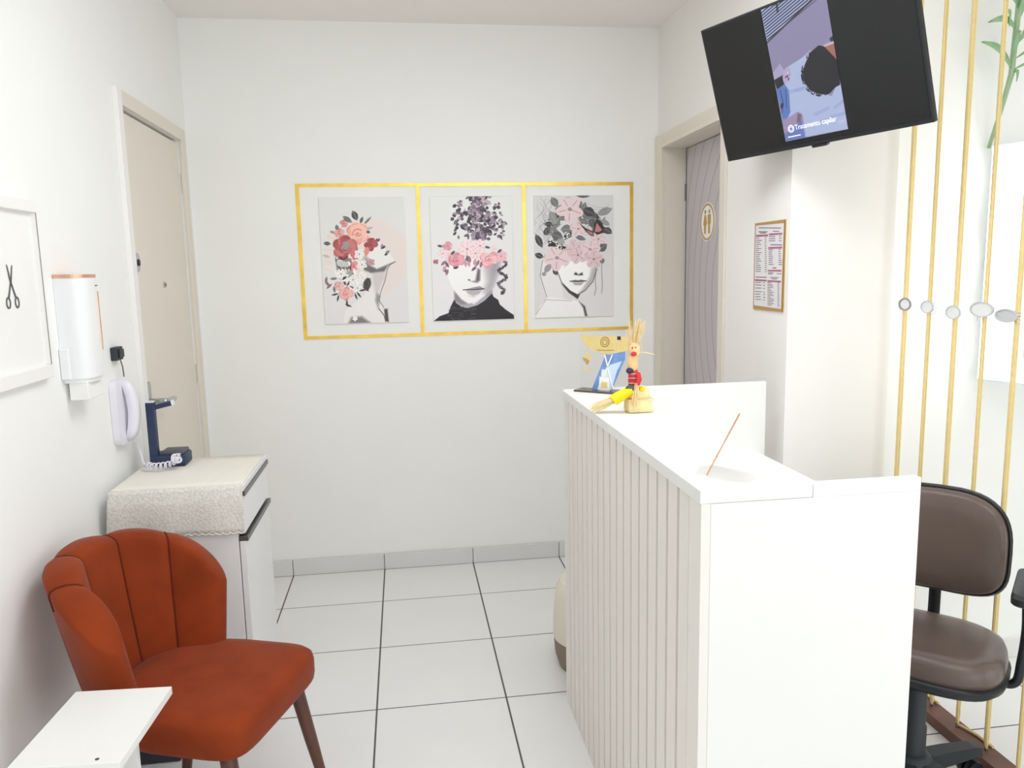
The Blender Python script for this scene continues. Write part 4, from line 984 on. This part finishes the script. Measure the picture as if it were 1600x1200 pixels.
# felt eyes on the cords
eyes = [(2.372, 1.362, 'ring', 'grey felt eye with a dark ring on the leftmost visible gold cord'), (2.262, 1.358, 'left', 'pale felt eye with lashes turned right, on the second gold cord from the left'),
        (2.142, 1.347, 'disc', 'plain pale felt eye hanging lowest, on the third gold cord from the left'), (2.026, 1.361, 'dome', 'wide pale felt eye with lower lashes, on the fourth gold cord from the left'),
        (1.933, 1.348, 'almond', 'narrow grey almond felt eye nearest the middle of the bright mirror')]
for (y, z, kind, label) in eyes:
    e = thing('eye_ornament', label, 'ornament', (PX - .012, y*1.02, 1.5 - (1.5 - z)*1.02), 0, 'felt eyes on the gold cords')
    EM = AX((0, 0, 0), (0, -1, 0), (0, 0, 1), (-1, 0, 0))
    rx, rz = {'ring': (.030, .020), 'left': (.028, .019), 'disc': (.030, .020), 'dome': (.044, .021), 'almond': (.040, .018)}[kind]
    el = lambda k, n=24: [(rx*k*math.cos(2*PI*i/n), rz*k*math.sin(2*PI*i/n)) for i in range(n)]
    MB().prism(el(1), -.004, .002, EM).build('disc', EYEW if kind != 'almond' else EYEG, e)
    mb = MB(); mb.loft([[(x, y_, zz) for x, y_ in el(k)] for k, zz in ((1.08, .0015), (1.08, .004), (.84 if kind == 'ring' else .93, .004), (.84 if kind == 'ring' else .93, .0015))], False, EM)
    mb.build('outline', EYED if kind == 'ring' else EYEG, e)
    mb = MB(); rng = {'ring': (2.6, 3.9), 'left': (-1.0, 1.0), 'disc': (2.6, 3.6), 'dome': (-1.9, .3), 'almond': (-2.0, .5)}[kind]
    for i in range(7):
        a = rng[0] + (rng[1] - rng[0])*i/6; c, q = math.cos(a), math.sin(a)
        p = [EM @ Vector((rx*k*c + (k - 1)*.012, rz*k*q - (k - 1)*.004, .002)) for k in (1.0, 1.35, 1.65)]
        mb.tube(p, [.0009, .0008, .0004], 4)
    mb.build('lashes', EYED, e)

# ================================================================== lit mirror and bamboo
md = Vector((.355, -.935, 0)).normalized()
mr = thing('vanity_mirror', 'bright vanity mirror with lit white border and bulbs', 'mirror', (1.995, 2.462, 0))
nrm = Vector((-md.y*-1, md.x*-1, 0)); nrm = Vector((-.935, -.355, 0))
MM = AX((0, 0, 1.085), md, Vector((0, 0, 1)), nrm)
MB().box(0, .62, 0, .80, -.03, 0, .003, MM).build('frame', SILV, mr)
def strip(u0, u1, v0, v1): MB().box(u0, u1, v0, v1, 0, .003, .001, MM).build('lit_border_and_glare', LEDM, mr)
strip(.004, .15, .004, .796); strip(.47, .616, .004, .796); strip(.15, .47, .004, .09); strip(.15, .47, .71, .796)  # lit edge widened inward; its glow also stands for glare on the glass
MB().box(.15, .47, .09, .71, 0, .002, 0, MM).build('mirror_glass', MIRR, mr)
for u, v in [(.045, .12), (.045, .40), (.045, .68), (.575, .12), (.575, .40), (.575, .68)]:
    c = MM @ Vector((u, v, .022)); MB().sphere(c, .026, .026, .026, 14).build('bulb', BULB, mr, True)
wb = MB(); wb.box(.18, .24, .3, .5, -.05, -.03, .002, MM)
bx_ = MM @ Vector((.10, .4, -.04)); wb.tube([bx_, Vector((bx_.x, .038, bx_.z))], .015, 8); wb.build('wall_bracket', SILV, mr)

bp = thing('bamboo_plant', 'green bamboo stem with long leaves above the lit mirror', 'plant', (2.045, 2.40, 1.9))
MB().tube([(-.06 + .02, .09, -.02), (-.062 + .02, .04, .10), (-.068 + .02, 0, .2), (-.058 + .02, 0, .42), (-.046 + .02, .0, .60), (-.04 + .02, 0, .75)], [.006, .007, .009, .009, .008, .007], 8).build('stem', STEM, bp, True)
for z in (.21, .33, .45, .58): MB().lathe([(.009, -.004), (.0115, 0), (.009, .004)], 10, Matrix.Translation((-.045 + z*.03, 0, z))).build('node', STEM, bp, True)
def bleaf(p0, p1, w, droop=.02):
    p0 = Vector(p0); p1 = Vector(p1); d = p1 - p0; sd = Vector((0, -1, 0)).cross(d).normalized(); rows = []
    for k in range(9):
        t = k/8; c = p0 + d*t + Vector((0, -.010*math.sin(PI*t), droop*math.sin(PI*t))); ww = w*math.sin(PI*min(1, t*.92 + .04))**.8
        rows.append([c - sd*ww, c + Vector((0, .003, 0)), c + sd*ww])
    mb = MB(); mb.grid(rows); o = mb.build('leaf', LEAF, bp, True)
    m = o.modifiers.new('thickness', 'SOLIDIFY'); m.thickness = .001
for a, b, w in [((-.035, 0, .40), (-.135, -.02, .435), .011), ((-.04, 0, .335), (-.150, -.01, .355), .011), ((-.04, -.004, .335), (-.065, -.02, .245), .009), ((-.075, -.01, .345), (-.105, -.02, .385), .006),
                ((-.045, 0, .21), (-.170, -.01, .295), .011), ((-.04, 0, .36), (-.02, -.01, .46), .013), ((-.03, 0, .30), (.03, -.01, .36), .013), ((-.035, 0, .25), (.06, -.01, .262), .007), ((-.04, 0, .215), (.07, -.01, .215), .006),
                ((-.03, 0, .50), (-.14, -.02, .56), .014), ((-.03, 0, .55), (.08, -.02, .62), .014), ((-.03, 0, .62), (-.12, 0, .70), .013), ((-.045, 0, .20), (-.035, -.01, .175), .006)]: bleaf(a, b, w)

# ================================================================== office chair
oc = thing('office_chair', 'brown leather office chair on a black base behind the desk', 'chair', (1.39, 1.87, 0))
fd = Vector((-1, -1, 0)).normalized(); ld = Vector((1, -1, 0)).normalized()   # forward, lateral (to the right in the photo)
def op(f_, l_, z): return fd*f_ + ld*l_ + Vector((0, 0, z))
SZ = .485
def so(k, z, ex=.62, n=44):
    return [op(.172*k*math.copysign(abs(math.cos(2*PI*i/n))**ex, math.cos(2*PI*i/n)), .212*k*math.copysign(abs(math.sin(2*PI*i/n))**ex, math.sin(2*PI*i/n)), z) for i in range(n)]
MB().loft([so(.97, SZ - .075), so(1.0, SZ - .05), so(.985, SZ - .03), so(.95, SZ - .013), so(.86, SZ - .003), so(.7, SZ), so(.3, SZ - .005), so(.05, SZ - .006)]).build('seat', LEATHER, oc, True, None, 80)
MB().loft([so(.72, SZ - .105), so(.96, SZ - .098), so(1.02, SZ - .085), so(1.035, SZ - .072), so(1.0, SZ - .066)]).build('seat_shell', BLACK, oc, True, None, 60)
# backrest: rounded pad, taller curve on top
BW, BH0, BH1 = .192, .54, .85
def bo(k, off, n=48):
    P = []
    for i in range(n):
        a = 2*PI*i/n; c, q = math.cos(a), math.sin(a)
        x = BW*k*math.copysign(abs(c)**.62, c); zz = math.copysign(abs(q)**(.72 if q > 0 else .5), q)
        zm = (BH0 + BH1)/2; z = zm + zz*(BH1 - BH0)/2*k
        curve = .2*x*x/.2
        P.append(op(-.205 + off + curve - .06*(z - zm), x, z))
    return P
MB().loft([bo(.95, .0), bo(.965, .012), bo(.94, .026), bo(.86, .036), bo(.6, .042), bo(.05, .044)]).build('backrest', LEATHER, oc, True, None, 80)
MB().loft([bo(.03, -.030), bo(.6, -.028), bo(.93, -.020), bo(1.0, -.008), bo(1.015, .006), bo(.985, .014), bo(.95, .012), bo(.90, .004), bo(.03, -.012)]).build('back_shell', BLACK, oc, True, None, 60)
MB().tube(smooth_path([op(-.05, 0, SZ - .105), op(-.18, 0, SZ - .105), op(-.238, 0, SZ - .07), op(-.250, 0, .53), op(-.245, 0, .70)], 5), .017, 10, True, .6).build('back_bar', BLACK, oc, True)
MB().lathe([(.034, .075), (.034, .2), (.030, .205), (.030, .32), (.026, .325), (.026, SZ - .10)], 20).build('gas_column', BLACKM, oc, True)
MB().lathe([(.060, .062), (.062, .09), (.045, .115), (.036, .12)], 20).build('hub', BLACKM, oc, True)
for k in range(5):
    a = math.radians(6 + 72*k); d = Vector((math.cos(a), math.sin(a), 0)); p = Vector((-d.y, d.x, 0))
    rings = []
    for r, w, z0_, z1_ in ((.035, .030, .062, .104), (.12, .027, .066, .104), (.205, .023, .072, .100), (.228, .021, .070, .094), (.234, .012, .072, .086)):
        c = d*r; rings.append([c + p*w + Vector((0, 0, z0_)), c - p*w + Vector((0, 0, z0_)), c - p*w*.8 + Vector((0, 0, z1_)), c + p*w*.8 + Vector((0, 0, z1_))])
    lg = MB().loft(rings).build('base_leg', BLACKM, oc)
    W_ = MB(); c = d*.205
    for sgn in (-1, 1): W_.lathe([(.010, -.010), (.026, -.009), (.028, 0), (.026, .009), (.010, .010)], 18, AX(c + p*.014*sgn + Vector((0, 0, .029)), d, Vector((0, 0, 1)), d.cross(Vector((0, 0, 1)))))
    W_.tube([c + Vector((0, 0, .03)), c + Vector((0, 0, .074))], .008, 8); W_.build('caster', BLACK, lg, True)
for sgn in (1, -1):
    ab = MB().tube(smooth_path([op(-.02, sgn*.12, SZ - .098), op(-.02, sgn*.20, SZ - .105), op(-.02, sgn*.232, SZ - .092), op(-.02, sgn*.240, SZ - .04), op(-.02, sgn*.246, SZ + .06), op(-.02, sgn*.240, SZ + .165)], 6), .0115, 10).build('arm_tube', BLACK, oc, True)
    A_ = AX(op(.0, sgn*.240, SZ + .18), fd, ld, Vector((0, 0, 1)))
    MB().loft([[(x*k, y*k, z) for x, y in rounded(.24, .055, .026)] for k, z in ((.92, -.016), (1, -.010), (1, .006), (.9, .014))], True, A_).build('arm_pad', BLACK, ab, True)
